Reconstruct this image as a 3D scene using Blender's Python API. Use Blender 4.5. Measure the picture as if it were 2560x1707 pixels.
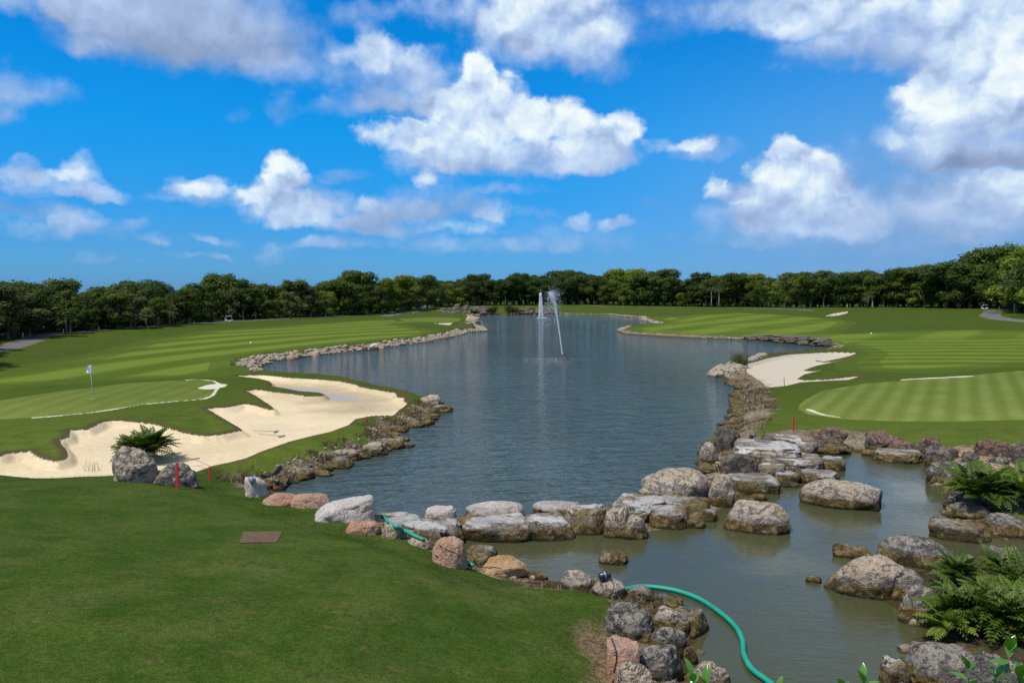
import bpy, bmesh, math, random
import numpy as np
from mathutils import Vector, Matrix, noise as mnoise
R = math.radians
for _o in list(bpy.data.objects): bpy.data.objects.remove(_o)
scene = bpy.context.scene
COL = scene.collection

# ------------------------------------------------------------------ camera
F_PX, CX, CY, HZ, CAM_H = 2048.0, 1280.0, 853.5, 737.0, 7.5     # photo is 2560 px wide, eye 7.5 m above the lake
PITCH = math.atan((CY-HZ)/F_PX)
cam = bpy.data.cameras.new('camera'); camo = bpy.data.objects.new('camera', cam); COL.objects.link(camo)
cam.sensor_width = 36.0; cam.lens = 36.0*F_PX/2560.0; cam.clip_start = 0.1; cam.clip_end = 6000
camo.location = (0, 0, CAM_H); camo.rotation_euler = (math.pi/2-PITCH, 0, 0)
scene.camera = camo
def ray(px, py):
    x = (px-CX)/F_PX; y = -(py-CY)/F_PX
    c, s = math.cos(PITCH), math.sin(PITCH)
    return Vector((x, c+y*s, y*c-s))
def P(px, py, z=0.0):
    d = ray(px, py)
    if d.z > -1e-4: d.z = -1e-4
    t = (z-CAM_H)/d.z
    return Vector((d.x*t, d.y*t, z))

# ------------------------------------------------------------------ world and sun
SUN_EL, SUN_AZ = 62.0, 232.0         # azimuth clockwise from the view direction (+Y): behind the camera
world = bpy.data.worlds.new('World'); scene.world = world; world.use_nodes = True
wt = world.node_tree; wt.nodes.clear()
class NT:
    """small helper that writes node chains"""
    def __init__(s, tree): s.t = tree
    def n(s, typ, **kw):
        nd = s.t.nodes.new(typ)
        for k, v in kw.items(): setattr(nd, k, v)
        return nd
    def put(s, sock, v):
        if isinstance(v, bpy.types.NodeSocket): s.t.links.new(v, sock)
        elif v is not None: sock.default_value = v
    def m(s, op, a, b=None, c=None, clamp=False):
        nd = s.n('ShaderNodeMath', operation=op, use_clamp=clamp)
        s.put(nd.inputs[0], a)
        if b is not None: s.put(nd.inputs[1], b)
        if c is not None: s.put(nd.inputs[2], c)
        return nd.outputs[0]
    def v(s, op, a, b=None, c=None):
        nd = s.n('ShaderNodeVectorMath', operation=op)
        s.put(nd.inputs[0], a)
        if b is not None: s.put(nd.inputs[3 if op == 'SCALE' else 1], b)
        if c is not None: s.put(nd.inputs[2], c)
        return nd.outputs[1] if op in ('DOT_PRODUCT', 'LENGTH') else nd.outputs[0]
    def noise(s, vec, scale, detail=4, rough=.5, dist=0., lac=2., col=False, dim='3D', w=None):
        nd = s.n('ShaderNodeTexNoise', noise_dimensions=dim)
        if vec is not None: s.put(nd.inputs['Vector'], vec)
        nd.inputs['Scale'].default_value = scale; nd.inputs['Detail'].default_value = detail
        nd.inputs['Roughness'].default_value = rough; nd.inputs['Distortion'].default_value = dist
        nd.inputs['Lacunarity'].default_value = lac
        if w is not None: s.put(nd.inputs['W'], w)
        return nd.outputs['Color' if col else 'Fac']
    def vor(s, vec, scale, feature='F1', out='Distance', rnd=1.0, detail=0, smooth=None):
        nd = s.n('ShaderNodeTexVoronoi', feature=feature)
        s.put(nd.inputs['Vector'], vec); nd.inputs['Scale'].default_value = scale
        nd.inputs['Randomness'].default_value = rnd
        if 'Detail' in nd.inputs: nd.inputs['Detail'].default_value = detail
        if smooth is not None: nd.inputs['Smoothness'].default_value = smooth
        return nd.outputs[out]
    def mr(s, v, a, b, c=0., d=1., interp='SMOOTHSTEP'):
        nd = s.n('ShaderNodeMapRange', interpolation_type=interp)
        for k, x in enumerate((v, a, b, c, d)): s.put(nd.inputs[k], x)
        return nd.outputs[0]
    def mix(s, f, a, b, mode='MIX'):
        nd = s.n('ShaderNodeMix', data_type='RGBA', blend_type=mode)
        s.put(nd.inputs[0], f); s.put(nd.inputs[6], a); s.put(nd.inputs[7], b)
        return nd.outputs[2]
    def ramp(s, f, stops, interp='LINEAR'):
        nd = s.n('ShaderNodeValToRGB'); cr = nd.color_ramp; cr.interpolation = interp
        while len(cr.elements) < len(stops): cr.elements.new(0.5)
        for e, (p, c) in zip(cr.elements, stops): e.position = p; e.color = (*c[:3], 1)
        s.put(nd.inputs[0], f); return nd.outputs[0]
    def sep(s, v):
        nd = s.n('ShaderNodeSeparateXYZ'); s.put(nd.inputs[0], v); return nd.outputs
    def com(s, x, y, z=0.):
        nd = s.n('ShaderNodeCombineXYZ'); s.put(nd.inputs[0], x); s.put(nd.inputs[1], y); s.put(nd.inputs[2], z); return nd.outputs[0]
def rgb(r, g, b):
    f = lambda u: (u/255/12.92) if u/255 <= .04045 else ((u/255+.055)/1.055)**2.4
    return (f(r), f(g), f(b), 1.0)

SKY_STRENGTH = 0.10
W = NT(wt)
sky = W.n('ShaderNodeTexSky', sky_type='NISHITA', sun_disc=False)
sky.sun_elevation = R(SUN_EL); sky.sun_rotation = R(SUN_AZ); sky.altitude = 0
sky.air_density = 1.0; sky.dust_density = 0.4; sky.ozone_density = 3.0
tc = W.n('ShaderNodeTexCoord').outputs['Generated']
sx = W.sep(tc)
az = W.m('ARCTAN2', sx[0], sx[1]); el = W.m('ARCSINE', W.m('MULTIPLY', sx[2], 1.0, clamp=False))
pos = W.com(az, el)                                              # sky position, radians
SKY_TINT = [(0.0, (0.23, 0.62, 1.40)), (0.036, (.19, .64, 1.30)), (0.07, (.11, .72, 1.38)), (0.121, (0.04, 0.88, 1.54)), (0.213, (0.01, 0.90, 1.65)), (0.27, (0.06, 0.86, 1.55)), (.36, (.50, .88, 1.2)), (1., (.9, .95, 1.05))]
skycol = W.mix(1.0, sky.outputs[0], W.ramp(W.m("DIVIDE", el, R(90.)), SKY_TINT), "MULTIPLY")
hz_ = W.m('MULTIPLY', W.m('MULTIPLY', W.mr(az, R(0.), R(30.)), W.mr(el, R(19.), R(4.))), .80)
skycol = W.mix(hz_, skycol, tuple(x*10. for x in rgb(124, 164, 212)[:3])+(1,))
def ae(px, py):
    d = ray(px, py).normalized()
    return math.atan2(d.x, d.y), math.asin(d.z)
# cumulus heaps: centre and half-size where they stand in the sky, amount, whiteness, whiteness gained towards their top, base sharpness
CLOUDS = [
 # big one top left
 (435,30,350,200,1.5,.46,.46,1.6),(330,90,190,130,1.0,.55,.4,1.5),(610,110,230,120,1.1,.55,.35,1.5),(740,180,140,60,.55,.62,.1,1.2),
 (60,8,200,34,.8,.72,.1,1.3),(250,30,120,60,.8,.7,.1,1.2),(210,120,70,30,.35,.6,.1,1),
 (0,225,75,85,.95,.62,.1,1.2),(110,235,95,50,.75,.60,.1,1.3),(25,300,60,30,.4,.6,.1,1.2),
 (60,435,62,46,1.0,.75,.2,2),(197,430,52,48,1.05,.78,.2,2),(140,475,165,48,1.2,.68,.28,2.4),(240,488,80,28,.9,.66,.2,2.4),
 (75,522,125,32,.95,.50,.12,2),(120,575,130,48,1.1,.70,.25,2.2),(200,560,65,50,1.0,.70,.2,2),(300,592,40,28,.8,.62,.2,1.8),
 (235,645,60,22,.6,.62,.2,1.8),(310,655,60,12,.35,.6,.1,1.8),(440,638,60,16,.5,.62,.2,1.8),(500,595,52,20,.5,.62,.2,1.8),(385,612,45,18,.35,.6,.1,1.8),
 (452,465,46,42,1.0,.78,.2,2),(528,472,60,38,1.0,.75,.2,2),(487,498,125,40,1.2,.68,.3,2.6),
 (716,445,66,62,1.5,1.0,.1,2),(655,490,66,52,1.1,.95,.1,2),(705,535,125,72,1.4,.86,.2,2.2),(770,560,110,34,.9,.72,.2,2.2),(785,505,100,60,1.2,.58,.1,2),
 (870,535,120,62,1.15,.58,.15,2),(918,514,36,28,.9,.88,.1,2),(900,570,120,34,.8,.68,.1,2),
 (860,447,90,24,.6,.52,.15,2),(720,275,52,52,.55,.64,.1,1.2),(598,292,48,30,.45,.6,.1,1.2),(845,135,42,44,.7,.66,.1,1.4),
 (655,622,42,26,.7,.7,.2,1.9),(565,643,40,11,.5,.62,.1,2),(760,610,120,26,.4,.55,.1,2),
 (930,135,66,76,1.1,.74,.15,1.6),(965,205,150,112,1.45,.62,.38,1.7),(1085,185,90,80,1.1,.68,.1,1.6),(990,268,120,44,.9,.50,.2,1.6),(850,272,90,42,.8,.6,.15,1.5),
 (1390,70,200,190,1.6,.78,.34,1.8),(1270,120,130,110,1.0,.76,.25,1.6),(1510,150,110,100,1.1,.66,.25,1.6),(1150,25,230,62,.9,.80,.1,1.2),(900,35,110,46,.7,.72,.1,1.2),
 (1192,200,52,74,1.2,1.05,.1,1.8),(1170,270,115,66,1.3,1.05,.1,1.7),(1080,262,60,40,.9,.95,.1,1.7),(990,350,130,62,1.1,.95,.15,1.7),
 (1395,300,95,66,1.4,1.08,.1,1.8),(1300,310,115,68,1.3,1.0,.1,1.8),(1560,325,58,66,1.3,1.0,.1,1.8),(1500,400,135,80,1.3,.76,.25,2.0),
 (1330,415,270,88,1.7,.68,.36,2.4),(1120,400,170,70,1.0,.72,.2,2),(1290,478,120,30,.8,.52,.1,2),
 (1100,525,195,78,1.4,.50,.22,2.4),(1060,462,40,34,.9,.9,.1,1.8),(1230,540,56,40,.9,.86,.1,1.9),(1000,560,150,62,1.1,.62,.15,2),(1160,575,120,24,.7,.8,.1,2),
 (1200,618,260,36,.65,.66,.1,1.8),(960,600,200,40,.5,.6,.1,1.8),(1430,600,250,66,1.0,.58,.15,1.8),(1445,560,52,32,.75,.78,.1,2),(1540,567,46,26,.85,.9,.1,2.2),
 (1330,536,80,22,.7,.55,.1,2),(1630,515,50,30,.55,.36,.1,1.6),
 (1775,388,104,48,1.2,.72,.3,2.6),(1665,368,66,28,.6,.74,.1,1.8),(1760,360,50,40,.8,.85,.1,2),
 (1962,385,52,54,1.2,1.0,.1,1.8),(1985,440,120,76,1.4,1.0,.1,1.7),(2060,470,80,70,1.1,.9,.1,1.7),(2010,540,185,98,1.6,.80,.16,1.9),(2110,575,110,64,1.2,.84,.1,1.9),
 (1790,475,46,44,1.1,1.0,.1,1.8),(1830,540,120,72,1.2,.68,.2,2),(1890,545,50,46,.9,1.0,.1,2),(1840,600,180,42,1.0,.50,.1,2),(1840,487,56,34,.7,.36,.0,1.8),
 (2430,140,105,70,1.3,1.1,.1,1.6),(2345,225,100,66,1.2,1.06,.1,1.6),(2470,260,200,120,1.6,.90,.3,2.0),(2560,180,160,180,1.2,.92,.1,1.6),(2520,350,190,90,1.5,.62,.3,2.4),
 (2500,405,160,44,1.6,.18,.1,2.2),(2300,380,90,80,.9,.82,.1,1.8),(2460,520,210,120,1.2,.78,.1,1.8),(2570,500,80,80,.8,.9,.1,1.8),
 (1990,30,230,80,1.2,.84,.1,1.4),(2230,60,330,110,1.5,.80,.15,1.5),(2520,40,240,110,1.1,.88,.1,1.5),(2130,150,220,52,.8,.66,.1,1.4),(2290,165,130,46,.8,.52,.1,1.4),(1680,30,220,90,.6,.62,.1,1.2),
 (330,560,60,26,.7,.7,.2,1.8),(400,600,60,22,.7,.66,.2,1.8),(560,600,60,20,.6,.64,.2,1.8),(690,640,80,24,.7,.64,.2,1.8),(520,640,60,16,.6,.62,.2,1.8),(820,615,110,30,.7,.62,.2,1.8),(2210,345,50,50,.5,.74,.1,1.3),(2235,255,40,36,.45,.74,.1,1.3),(2200,470,330,170,.42,.58,.1,1.4),(2330,590,420,90,.52,.48,.05,1.5),(2430,605,80,28,.5,.66,.1,1.8),
 (1150,330,150,76,1.2,.92,.1,1.7),(1235,250,100,76,1.2,1.02,.1,1.7),(1060,430,130,66,.9,.76,.1,1.9),(1480,330,70,60,1.0,.95,.1,1.8),
 (330,-260,520,200,1.5,.62,.3,1.6),(1250,-330,520,190,1.5,.66,.3,1.6),(2150,-260,620,230,1.6,.62,.3,1.6),(760,-820,640,240,1.5,.62,.3,1.5),(1750,-900,640,260,1.5,.62,.3,1.5),(-500,-500,500,300,1.4,.66,.3,1.5),(2950,-600,600,300,1.4,.66,.3,1.5),  # unseen heaps above the frame, added to take blue out of the lake reflection
]
warp = W.v('MULTIPLY', W.v('SUBTRACT', W.noise(pos, 9., 3, .55, col=True), (.5, .5, .5)), (.034, .026, 0.))
warp2 = W.v('MULTIPLY', W.v('SUBTRACT', W.noise(pos, 38., 3, .6, col=True), (.5, .5, .5)), (.024, .022, 0.))
pw = W.v('ADD', W.v('ADD', pos, warp), warp2)
n1 = W.noise(pos, 30., 7, .60)
r1 = W.noise(pw, 15., 4, .5); r2 = W.noise(W.v('ADD', pw, (-.006, .016, 0.)), 15., 4, .5)
edge = W.m('MULTIPLY', W.m('SUBTRACT', n1, .5), 1.9)
relief = W.m('MULTIPLY', W.m('SUBTRACT', r1, r2), 2.4)
front = W.mr(sx[1], .60, .76)
gen = W.m('MULTIPLY', W.mr(W.noise(tc, 2.3, 6, .55), .42, .66), W.mr(sx[2], .0, .15))
S_ = 1/SKY_STRENGTH
def cc(r, g, b, s=1.): c = rgb(r, g, b); return tuple(x*s for x in c[:3])
CC = [(.0, cc(118,140,172)), (.30, cc(148,168,202)), (.50, cc(172,194,230)), (.68, cc(198,219,246)), (.84, cc(225,241,251)), (1., cc(245,253,254))]
lowf = W.mr(el, R(0.), R(8.), .60, 1.0)                          # low clouds fade into the air near the horizon
def backg(col):
    bg = W.n('ShaderNodeBackground'); W.put(bg.inputs[0], col); bg.inputs[1].default_value = SKY_STRENGTH
    return bg.outputs[0]
HEAP = bpy.data.node_groups.new('cloud_heap', 'ShaderNodeTree')   # adds one cloud heap to the running sums
for nm, tp in (('p', 'Vector'), ('s', 'Vector'), ('o', 'Vector'), ('k', 'Vector'), ('b', 'Vector'), ('w', 'Float'), ('F', 'Float'), ('B', 'Float'), ('D', 'Float')):
    HEAP.interface.new_socket(nm, in_out='INPUT', socket_type='NodeSocket'+tp)
for nm in 'FBD': HEAP.interface.new_socket(nm, in_out='OUTPUT', socket_type='NodeSocketFloat')
H_ = NT(HEAP); gi = H_.n('NodeGroupInput').outputs; go = H_.n('NodeGroupOutput').inputs
_q = H_.v('MULTIPLY_ADD', gi[0], gi[1], gi[2]); _q2 = H_.v('MAXIMUM', _q, H_.v('MULTIPLY', _q, gi[3]))
_f = H_.m('MULTIPLY', H_.m('MAXIMUM', H_.m('MULTIPLY_ADD', H_.v('DOT_PRODUCT', _q2, _q2), -1.0, 2.3), 0.0), H_.m('MULTIPLY', gi[5], .8))
_f2 = H_.m('MULTIPLY', _f, _f)
H_.put(go[0], H_.m('ADD', gi[6], _f)); H_.put(go[1], H_.m('MULTIPLY_ADD', _f2, H_.v('DOT_PRODUCT', _q, gi[4]), gi[7])); H_.put(go[2], H_.m('ADD', gi[8], _f2))
def sector(a_lo, a_hi):
    """the sky between two azimuths, with the cloud heaps that reach into it"""
    Fs = Bs = den = None
    for (cx, cy, rx, ry, wgt, br, g, k) in CLOUDS:
        a0, e0 = ae(cx, cy); ext = 1.16*rx/F_PX + .045; wgt = wgt+.30*max(0., min(1., (1.1-wgt)/.5))
        if a0+ext < a_lo or a0-ext > a_hi: continue
        sxr = F_PX/rx*1.10; syr = F_PX/ry*1.08
        nd = W.n('ShaderNodeGroup'); nd.node_tree = HEAP
        for i, v in enumerate((pw, (sxr, syr, 0.), (-a0*sxr, -e0*syr, 1.), (1., -k, 1.), (0., g, br), wgt)): W.put(nd.inputs[i], v)
        if Fs is not None: wt.links.new(Fs, nd.inputs[6]); wt.links.new(Bs, nd.inputs[7]); wt.links.new(den, nd.inputs[8])
        Fs, Bs, den = nd.outputs[0], nd.outputs[1], nd.outputs[2]
    br0 = W.m('DIVIDE', Bs, W.m('MAXIMUM', den, .02))
    alpha = W.mr(W.m('ADD', Fs, edge), .26, W.mr(br0, .66, .98, 2.5, 1.3), 0., .97)
    alpha = W.m('ADD', W.m('MULTIPLY', alpha, front), W.m('MULTIPLY', gen, W.m('SUBTRACT', 1., front)))
    bright = W.m('MULTIPLY_ADD', relief, W.mr(br0, .55, 1.0, .45, 1.1), br0)
    bright = W.m('ADD', W.m('MULTIPLY', bright, front), W.m('MULTIPLY', .8, W.m('SUBTRACT', 1., front)))
    ccol = W.v('SCALE', W.ramp(W.mr(bright, 0., 1.25, interp='LINEAR'), CC), S_)
    return backg(W.mix(W.m('MULTIPLY', alpha, lowf), skycol, ccol))
def pick(socket, edge_, lo, hi):
    mx = W.n('ShaderNodeMixShader'); W.put(mx.inputs[0], W.m('GREATER_THAN', socket, edge_))
    wt.links.new(lo, mx.inputs[1]); wt.links.new(hi, mx.inputs[2]); return mx.outputs[0]
def tree_of(edges):
    if len(edges) == 2: return sector(R(edges[0]), R(edges[1]))
    k = len(edges)//2
    return pick(az, R(edges[k]), tree_of(edges[:k+1]), tree_of(edges[k:]))
gencol = W.v('SCALE', W.ramp(.64, CC), S_)
behind = backg(W.mix(gen, skycol, gencol))
shader = pick(sx[1], .60, behind, tree_of([-60, -24, -16, -8, 0, 8, 16, 24, 60]))
wo = W.n('ShaderNodeOutputWorld'); wt.links.new(shader, wo.inputs[0])
world.cycles.sampling_method = 'MANUAL'; world.cycles.sample_map_resolution = 512

sun = bpy.data.lights.new('sun', 'SUN'); suno = bpy.data.objects.new('sun', sun); COL.objects.link(suno)
sun.energy = 4.3; sun.angle = R(0.53); sun.color = (1.0, 0.955, 0.88)
_sa = R(SUN_AZ); _se = R(SUN_EL)
SUN_DIR = Vector((math.sin(_sa)*math.cos(_se), math.cos(_sa)*math.cos(_se), math.sin(_se)))
suno.rotation_euler = (-SUN_DIR).to_track_quat('-Z', 'Y').to_euler(); suno.location = SUN_DIR*80

scene.view_settings.view_transform = 'Standard'; scene.view_settings.look = 'None'
scene.view_settings.exposure = 0.0; scene.view_settings.gamma = 1.0; scene.view_settings.use_curve_mapping = False
scene.render.engine = 'CYCLES'
scene.cycles.use_denoising = True; scene.cycles.max_bounces = 6; scene.cycles.transparent_max_bounces = 12
scene.cycles.diffuse_bounces = 2; scene.cycles.glossy_bounces = 3; scene.cycles.caustics_reflective = False; scene.cycles.caustics_refractive = False
scene.render.film_transparent = False

# ------------------------------------------------------------------ helpers for objects
def tag(o, label=None, cat=None, group=None, kind=None):
    if label: o['label'] = label
    if cat: o['category'] = cat
    if group: o['group'] = group
    if kind: o['kind'] = kind
    return o
def link(name, me, mat=None, parent=None, loc=None, rot=None, scale=None):
    o = bpy.data.objects.new(name, me); COL.objects.link(o)
    if mat is not None and me is not None:
        for m_ in (mat if isinstance(mat, (list, tuple)) else [mat]): me.materials.append(m_)
    if parent is not None: o.parent = parent
    if loc is not None: o.location = loc
    if rot is not None: o.rotation_euler = rot
    if scale is not None: o.scale = scale if hasattr(scale, '__len__') else (scale,)*3
    return o
def empty(name, loc, rz=0, scale=1.0):
    o = bpy.data.objects.new(name, None); COL.objects.link(o); o.location = loc; o.rotation_euler = (0, 0, rz); o.scale = (scale,)*3
    o.empty_display_size = .1
    return o
def copy_tree(o, parent=None):
    c = o.copy(); COL.objects.link(c); c.parent = parent
    for ch in list(o.children): copy_tree(ch, c)
    return c
def mesh_np(name, verts, faces, smooth=True, mats=None):
    """verts (n,3), faces (m,k) arrays -> mesh"""
    verts = np.asarray(verts, np.float32); faces = np.asarray(faces, np.int32)
    me = bpy.data.meshes.new(name); k = faces.shape[1]
    me.vertices.add(len(verts)); me.vertices.foreach_set('co', verts.ravel())
    me.loops.add(faces.size); me.loops.foreach_set('vertex_index', faces.ravel())
    me.polygons.add(len(faces)); me.polygons.foreach_set('loop_start', np.arange(0, faces.size, k, dtype=np.int32))
    me.polygons.foreach_set('loop_total', np.full(len(faces), k, np.int32))
    me.polygons.foreach_set('use_smooth', np.full(len(faces), smooth, bool))
    if mats is not None: me.polygons.foreach_set('material_index', np.asarray(mats, np.int32))
    me.update(calc_edges=True); return me
def attr(me, name, data, typ='FLOAT'):
    a = me.attributes.new(name, typ, 'POINT'); a.data.foreach_set('value' if typ == 'FLOAT' else 'vector', np.asarray(data, np.float32).ravel())
def new_mat(name):
    m_ = bpy.data.materials.new(name); m_.use_nodes = True; t = m_.node_tree; t.nodes.clear()
    N = NT(t); out = N.n('ShaderNodeOutputMaterial'); bs = N.n('ShaderNodeBsdfPrincipled'); t.links.new(bs.outputs[0], out.inputs[0])
    return m_, N, bs, out
def bump(N, bs, h, strength=.5, dist=.05):
    b = N.n('ShaderNodeBump'); b.inputs['Strength'].default_value = strength; b.inputs['Distance'].default_value = dist
    N.put(b.inputs['Height'], h); N.t.links.new(b.outputs[0], bs.inputs['Normal']); return b
def simple_mat(name, col, rough=.7, var=.15, scale=8., metal=0., spec=.5):
    m_, N, bs, out = new_mat(name)
    p = N.n('ShaderNodeTexCoord').outputs['Object']; n = N.noise(p, scale, 4, .6)
    c1 = tuple(x*(1-var) for x in col[:3])+(1,); c2 = tuple(min(1, x*(1+var)) for x in col[:3])+(1,)
    N.put(bs.inputs['Base Color'], N.mix(n, c1, c2)); bs.inputs['Roughness'].default_value = rough
    bs.inputs['Metallic'].default_value = metal; bs.inputs['Specular IOR Level'].default_value = spec
    return m_

# ------------------------------------------------------------------ ground outlines (traced where they meet the ground, laid out in metres)
LAKE_PX = [(655,1216),(682,1228),(734,1202),(790,1192),(821,1183),(835,1174),(877,1165),(881,1153),(914,1141),(968,1127),(1011,1115),(1007,1101),(985,1087),(996,1077),
 (1045,1067),(1077,1057),(1091,1036),(1128,1024),(1110,1006),(1080,994),(1034,984),(963,967),(895,953),(832,945),(751,941),(677,935),(650,927),(640,921),(662,911),(681,905),(749,894),
 (803,888),(858,881),(912,875),(961,869),(1048,857),(1089,851),(1149,838),(1165,831),(1217,827.5),(1206,817),(1165,812),(1202,806),(1190,796),(1176,789.5),(1212,788),(1280,787),(1299,785.5),
 (1394,785),(1438,785),(1520,786.5),(1545,790),(1601,794),(1607,801),(1645,811),(1620,814),(1560,818),(1539,829),(1552,834),(1656,841),(1743,845),(1830,848),(1920,852),(2002,860),(2081,866),(2083,870),(2070,876),
 (2029,882),(1920,893),(1865,902),(1833,915),(1795,923),(1778,933),(1797,944),(1819,956),(1841,971),(1845,985),(1827,1001),(1841,1012),(1827,1028),(1835,1047),(1821,1062),(1789,1081),(1786,1103),
 (1750,1130),(1746,1160),(1740,1185),(1755,1205),(1700,1225),(1610,1235),(1590,1250),(1540,1262),(1480,1268),(1400,1280),(1330,1284),(1240,1286),(1150,1291),(1060,1300),(1000,1298),(945,1296),(935,1275),(820,1262),(700,1240)]
POND_PX = [(1060,1345),(1130,1352),(1200,1342),(1330,1348),(1420,1338),(1450,1325),(1510,1325),(1560,1340),(1640,1328),(1700,1322),(1720,1295),(1790,1285),(1830,1262),(1850,1232),(1930,1224),(1990,1206),(2050,1175),(2045,1150),(2040,1128),(2100,1126),(2150,1134),(2200,1146),(2300,1152),
 (2330,1175),(2325,1208),(2370,1225),(2440,1222),(2390,1240),(2355,1262),(2362,1300),(2335,1330),(2345,1345),(2440,1348),(2560,1352),(2760,1352),(2760,1425),(2560,1432),(2470,1420),(2370,1416),(2230,1430),(2120,1440),(2060,1470),(2190,1500),(2250,1535),(2300,1575),(2290,1600),(2240,1650),(2205,1707),(2150,1900),(1900,2100),(1840,1800),
 (1800,1700),(1740,1655),(1745,1620),(1770,1580),(1720,1540),(1650,1500),(1590,1485),(1540,1468),(1480,1450),(1420,1450),(1370,1445),(1300,1428),(1200,1400),(1170,1380),(1140,1365)]
def poly_w(pts, z=0.): return np.array([P(x, y, z)[:2] for x, y in pts], np.float64)
LAKE, POND = poly_w(LAKE_PX), poly_w(POND_PX)
def sdf(poly, X, Y, closed=True):
    """signed distance, positive inside (unsigned for an open line)"""
    X = np.asarray(X, np.float64); Y = np.asarray(Y, np.float64)
    d2 = np.full(X.shape, 1e18); ins = np.zeros(X.shape, bool); n = len(poly)
    for i in range(n if closed else n-1):
        ax, ay = poly[i]; bx, by = poly[(i+1) % n]; ex, ey = bx-ax, by-ay
        wx, wy = X-ax, Y-ay; t = np.clip((wx*ex+wy*ey)/max(ex*ex+ey*ey, 1e-12), 0, 1)
        np.minimum(d2, (wx-ex*t)**2+(wy-ey*t)**2, out=d2)
        if closed and ay != by: ins ^= ((ay > Y) != (by > Y)) & (X < ex*(Y-ay)/(by-ay)+ax)
    d = np.sqrt(d2); return np.where(ins, d, -d) if closed else d
def vnoise(X, Y, s, seed=0):
    """smooth value noise"""
    X = np.asarray(X)/s+seed*17.3; Y = np.asarray(Y)/s-seed*9.1; xi = np.floor(X).astype(np.int64); yi = np.floor(Y).astype(np.int64)
    fx = X-xi; fy = Y-yi; fx = fx*fx*(3-2*fx); fy = fy*fy*(3-2*fy)
    def h(a, b):
        v = (a*374761393+b*668265263+seed*1442695) & 0xffffffff; v = ((v ^ (v >> 13))*1274126177) & 0xffffffff
        return ((v ^ (v >> 16)) & 0xffff)/65535.
    return (h(xi, yi)*(1-fx)+h(xi+1, yi)*fx)*(1-fy)+(h(xi, yi+1)*(1-fx)+h(xi+1, yi+1)*fx)*fy
def fbm(X, Y, s, o=4, seed=0):
    r = 0; a = 1; t = 0
    for i in range(o): r = r+a*(vnoise(X, Y, s/2**i, seed+i)-.5); t += a; a *= .5
    return r/t
def sstep(a, b, x):
    t = np.clip((x-a)/(b-a), 0, 1); return t*t*(3-2*t)
LAWN = np.array([(-90,22),(-30,27.6),(-22,28.5),(-17,29.1),(-13.6,29.7),(-11.6,29.7),(-10.0,28.0),(-8.4,26.2),(-5.4,23.4),(-3.4,22.0),(-1.6,20.4),(-0.2,19.4),(1.0,18.2),(1.7,17.0),(2.1,15.6),(2.0,14.2),(1.6,13.0),(1.5,11),(1.5,-30),(-90,-30)], float)
MOUNDS = [(-120,150,60,.6),(60,215,34,1.0),(120,175,40,.9),(170,260,60,1.6),(100,300,60,1.2),(-20,190,22,.5),(36,70,16,.35),(-60,60,26,.5),(-40,46,9,.35),(200,120,50,1.2),(45,165,14,.35)]
def land(X, Y, with_lawn=True, parts=False):
    X = np.asarray(X, float); Y = np.asarray(Y, float)
    sl = sdf(LAKE, X, Y); sp = sdf(POND, X, Y)
    dw = -np.maximum(sl, sp)                                       # metres from the nearest water, negative in it
    near = sstep(34, 26, Y)*sstep(-3, 0, X)                        # pond surroundings are lower
    wob = fbm(X, Y, 2.2, 3, 5)*.9
    bankh = .62-.30*near
    z = bankh*sstep(0, 2.0+Y*.006, dw+wob*np.clip(dw, 0, 1)) + np.clip(dw, 0, 120)*.0105 + .06*fbm(X, Y, 18, 3, 2)*np.clip(dw, 0, 4)
    for mx, my, mr, mh in MOUNDS: z = z+mh*np.exp(-((X-mx)**2+(Y-my)**2)/mr**2)*sstep(2, 14, dw)
    # natural shelf between lake and pond
    shelf = sstep(-2.6, -.2, sl)*sstep(-2.6, -.2, sp)*sstep(1, 3, X+26-Y*.6)
    z = np.where(dw > 0, z, np.maximum(dw*.55, -1.6))
    z = z*np.where(dw > 0, 1-shelf*.25, 1)+np.where(dw > 0, shelf*.12*sstep(0, .25, dw)*(.6+vnoise(X, Y, .9, 31)), 0)
    if with_lawn:
        la = sdf(LAWN, X, Y)
        lift = np.where(la > -1.2, .17*(la+1.2), 0); lift = 4.2*(1-np.exp(-np.maximum(lift, 0)/4.2))
        z = z+lift*sstep(-1.2, 1.5, la)*np.where(dw > 0, sstep(0, .8, dw), 0)
    return (z, sl, sp, dw) if parts else z
def G(px, py, lawn=True, zoff=0.):
    """points where the sight line through a photo pixel meets the ground"""
    px = np.atleast_1d(np.asarray(px, float)); py = np.atleast_1d(np.asarray(py, float))
    D = np.array([ray(a, b) for a, b in zip(px, py)]); D[:, 2] = np.minimum(D[:, 2], -.0045)
    hi = (-1.6-CAM_H)/D[:, 2]; t = np.minimum((4.2-CAM_H)/D[:, 2], hi); lo = t.copy(); done = np.zeros(len(t), bool)
    for i in range(140):
        nt = np.where(done, t, t*1.0+np.maximum(.12, t*.012))
        h = np.maximum(land(D[:, 0]*nt, D[:, 1]*nt, lawn), 0.0)+zoff
        hit = (CAM_H+D[:, 2]*nt <= h) & ~done
        lo = np.where(done | hit, lo, nt); hi = np.where(hit, nt, hi); done |= hit; t = nt
        if done.all(): break
    for i in range(14):
        mid = (lo+hi)/2; h = np.maximum(land(D[:, 0]*mid, D[:, 1]*mid, lawn), 0.0)+zoff; below = CAM_H+D[:, 2]*mid <= h
        hi = np.where(below, mid, hi); lo = np.where(below, lo, mid)
    return np.stack([D[:, 0]*hi, D[:, 1]*hi, CAM_H+D[:, 2]*hi], 1)
def G1(px, py, **k): return Vector(G([px], [py], **k)[0])
def gpoly(pts, **k): a = np.array(pts, float); return G(a[:, 0], a[:, 1], **k)[:, :2]

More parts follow.
